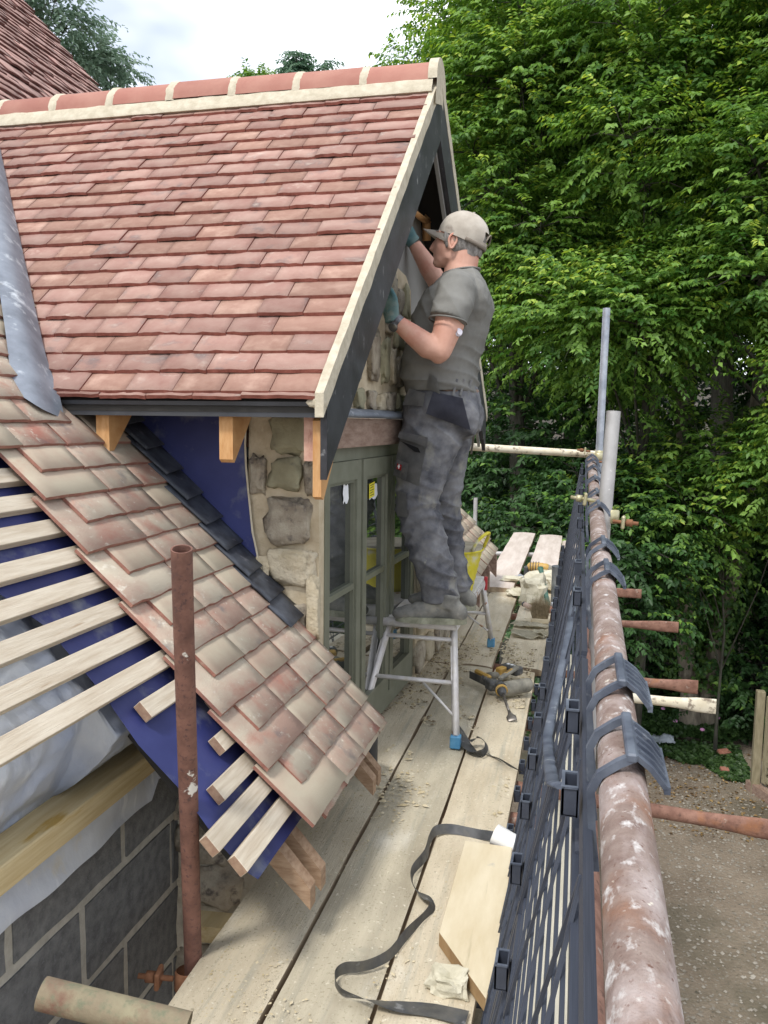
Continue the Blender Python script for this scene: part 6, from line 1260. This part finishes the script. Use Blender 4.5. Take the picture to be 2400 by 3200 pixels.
# ground cover along the edge of the gravel
n = 42000; X = np.concatenate([RNG.uniform(-6, 7.5, 14000), RNG.uniform(.9, 2.7, 28000)]); Y = np.concatenate([RNG.uniform(11.0, 14.5, 14000), RNG.uniform(11.0, 13.2, 28000)]); edge = 11.9-.35*X+.18*np.sin(X*5)+.1*np.sin(X*11); edge = np.where(X > 2.6, 12.3, edge); edge = np.where(X < 1.05, 12.0+.2*np.sin(X*4), edge); keep = (Y > edge) & ~((X > 2.35) & (Y < 12.2)); X, Y = X[keep], Y[keep]; n = len(X)
H = np.clip((Y-11.0)*.12, .03, .34)*RNG.random(n); Z = np.array([gz(x, y) if y > 12 else G for x, y in zip(X, Y)])+H; P = np.stack([X, Y, Z], 1); D = RNG.normal(size=(n, 3)); D[:, 2] = RNG.uniform(-.5, .3, n); D[:, 1] -= .5; U = np.stack([RNG.normal(size=n)*.4, -.4+RNG.normal(size=n)*.3, np.ones(n)], 1)
tag(leaves('ground_cover', P, D, U, .075*RNG.uniform(.6, 1.3, n), ['leaf_cover'], None, None, RNG.random(n), .8), 'low leafy ground cover at the foot of the trees', 'ground cover', kind='stuff')
bush('mid-green sprays filling the shade between the two grey uprights and the far boards', (.45, 11.0, -.6), (1.1, .5, 1.3), 1500, 18, ('leaf_dark', 'leaf'), .09, nb=10)
n = 900; X = RNG.uniform(.8, 3.2, n); Y = RNG.uniform(9.3, 12.0, n); P = np.stack([X, Y, np.full(n, G+.012)], 1); D = RNG.normal(size=(n, 3)); D[:, 2] *= .15; U = np.tile([[0, 0, 1.]], (n, 1))+RNG.normal(size=(n, 3))*.3
M['dead_leaf'] = leafmat('fallen_leaf', (.12, .07, .03), (.30, .20, .08), tr=.1)
tag(leaves('fallen_leaves', P, D, U, .05*RNG.uniform(.6, 1.3, n), ['dead_leaf'], None, None, RNG.random(n), .6), 'brown fallen leaves scattered on the gravel near the trees', 'fallen leaves', kind='stuff')
for i, (x, y) in enumerate(((1.50, 12.0), (1.83, 11.75), (2.12, 12.3), (1.38, 12.5))):
    bm = bmesh.new(); ball(bm, (x, y, G+.38), (.035, .035, .025), sub=1); tube(bm, [(x, y, G), (x, y, G+.37)], .004, 5, mi=1); o = bm_obj('wild_flower', bm, ['flower', 'leaf_ivy']); tag(o, ('small pink wild flower nearest the plastic sheet', 'pink wild flower directly in front of the split trunk', 'pale pink wild flower rightmost in the ground cover', 'small pink wild flower farthest left in the ground cover')[i], 'flower', 'wild flowers by the trunk')
# rag, bricks, gate
bm = bmesh.new(); nx, ny = 30, 30; g_ = []
for i in range(nx+1):
    row = []
    for j in range(ny+1):
        x = .98+.50*i/nx; y = 11.75+1.25*j/ny; x += .06*nvec((x, y, 0), 4)+.10*(j/ny); z = G+.10+.09*(j/ny)+.10*abs(nvec((x, y, 1), 4))+.06*abs(nvec((x, y, 2), 10)); row.append(bm.verts.new((x, y+.05*nvec((x*2, y, 3), 4), z)))
    g_.append(row)
for i in range(nx):
    for j in range(ny):
        if (i in (0, nx-1) or j in (0, ny-1)) and random.random() < .35: continue
        f = bm.faces.new((g_[i][j], g_[i+1][j], g_[i+1][j+1], g_[i][j+1])); f.smooth = True
tag(bm_obj('plastic_rag', bm, 'sheet_grey'), 'crumpled grey-white plastic sheet lying on the ground left of the ivy trunk', 'plastic sheet')
for i, (x, y, s_, r_, lb) in enumerate(((2.13, 11.75, (.19, .10, .065), .7, 'broken orange brick lying in the ground cover before the gate'), (2.06, 11.25, (.11, .08, .06), .2, 'small pale brick fragment on the edge of the gravel'))):
    bm = bmesh.new(); box(bm, (x, y, G+.08 if i == 0 else G+.03), s_, Euler((.3, .1, r_)).to_matrix(), bev=.008); tag(bm_obj('broken_brick', bm, 'brick'), lb, 'brick')
gt = thing('field_gate', 'weathered wooden five-bar gate and post beside the lane', 'gate', (2.5, 10.6, G))
gp = Vector((2.33, 10.72, G)); bm = bmesh.new(); box(bm, gp+Vector((0, 0, .66)), (.10, .10, 1.32), bev=.006); bm_obj('gate_post', bm, 'gate', gt)
gd = Vector((.42, -.9, 0)).normalized(); q = gd.to_track_quat('X', 'Z').to_matrix(); st0 = gp+gd*.10+Vector((.05, 0, 0)); bm = bmesh.new(); box(bm, st0+Vector((0, 0, .72)), (.075, .05, 1.12), q, bev=.004); bm_obj('hanging_stile', bm, 'gate', gt)
for k, h in enumerate((.22, .42, .64, .88, 1.14)):
    bm = bmesh.new(); box(bm, st0+gd*1.55+Vector((0, 0, h)), (3.1, .03, .075 if k < 4 else .09), q, bev=.003); bm_obj('gate_bar', bm, 'gate', gt)
bm = bmesh.new(); p = st0+Vector((0, .03, .25)); r2 = st0+gd*1.6+Vector((0, .03, 1.1)); tube(bm, [p, r2], [(.012, .035)]*2, 4, up=(0, 0, 1)); bm_obj('diagonal_brace', bm, 'gate', gt)
bm = bmesh.new(); box(bm, gp+gd*1.2+Vector((0, .0, .06)), (2.6, .12, .12), q); bm_obj('ground_sill', bm, 'oak_lintel', gt)
# trees behind the roof at top left, conifer tips over the ridge
tree('ash_tree', 'feathery grey-green tree behind the upper roof, at the very top left', (-15.2, 21.5, gz(0, 15)), 20, blobset((-15.6, 21.5, 13.0), (1.6, 1.4, 1.7), 12, (.6, .9), 21), 620, .17, ('leaf_far',), .22, group='trees beyond the roof', lt=.7, droop=.8, inner=.5)
tree('ash_tree', 'lighter rounded tree between the upper roof edge and open sky', (-13.6, 23.5, gz(0, 15)), 20, blobset((-14.6, 23.5, 11.0), (.95, .9, 1.5), 12, (.4, .6), 22), 620, .16, ('leaf_far',), .2, group='trees beyond the roof', lt=.6, droop=.7, inner=.5)
def conifer(label, x, y, zt, w0, h, n):
    t = thing('conifer_tree', label, 'tree', (x, y, gz(0, 15)), 'conifer tips over the ridge'); bm = bmesh.new(); tube(bm, [(x, y, gz(0, 15)), (x, y, zt)], [.2, .02], 8); bm_obj('trunk', bm, 'bark', t, False)
    u = RNG.random(n)**.7; a = RNG.uniform(0, 6.28, n); r_ = w0*u*(.75+.35*np.sin(a*5+u*30)); Z = zt-h*u; B_ = np.stack([x+0*a, y+0*a, Z], 1); O = np.stack([np.cos(a), np.sin(a), .15+0*a], 1); f = RNG.uniform(.1, 1, n)[:, None]
    P, D, U, sz = sprays(B_+O*f*r_[:, None], O, n, 8, .5, .5, .22); o = leaves('crown', P, D, U, sz, ['conifer'], t, None, RNG.random(len(P)), .3); o['kind'] = 'stuff'
conifer('dark conifer tip showing above the ridge, right-hand one of the pair', -9.75, 27.5, 13.7, 1.7, 3.4, 900)
conifer('small conifer tip close to the hornbeam, lowest above the ridge', -8.75, 27.5, 13.3, 1.0, 3.0, 350)
tree('ash_tree', 'small leafy crown poking over the ridge, leftmost of the tips there', (-10.9, 26.5, gz(0, 15)), 20, blobset((-10.75, 26.5, 11.9), (.5, .5, .7), 6, (.3, .45), 24), 350, .15, ('leaf', 'leaf_far'), .15, group='trees beyond the roof', lt=.4)
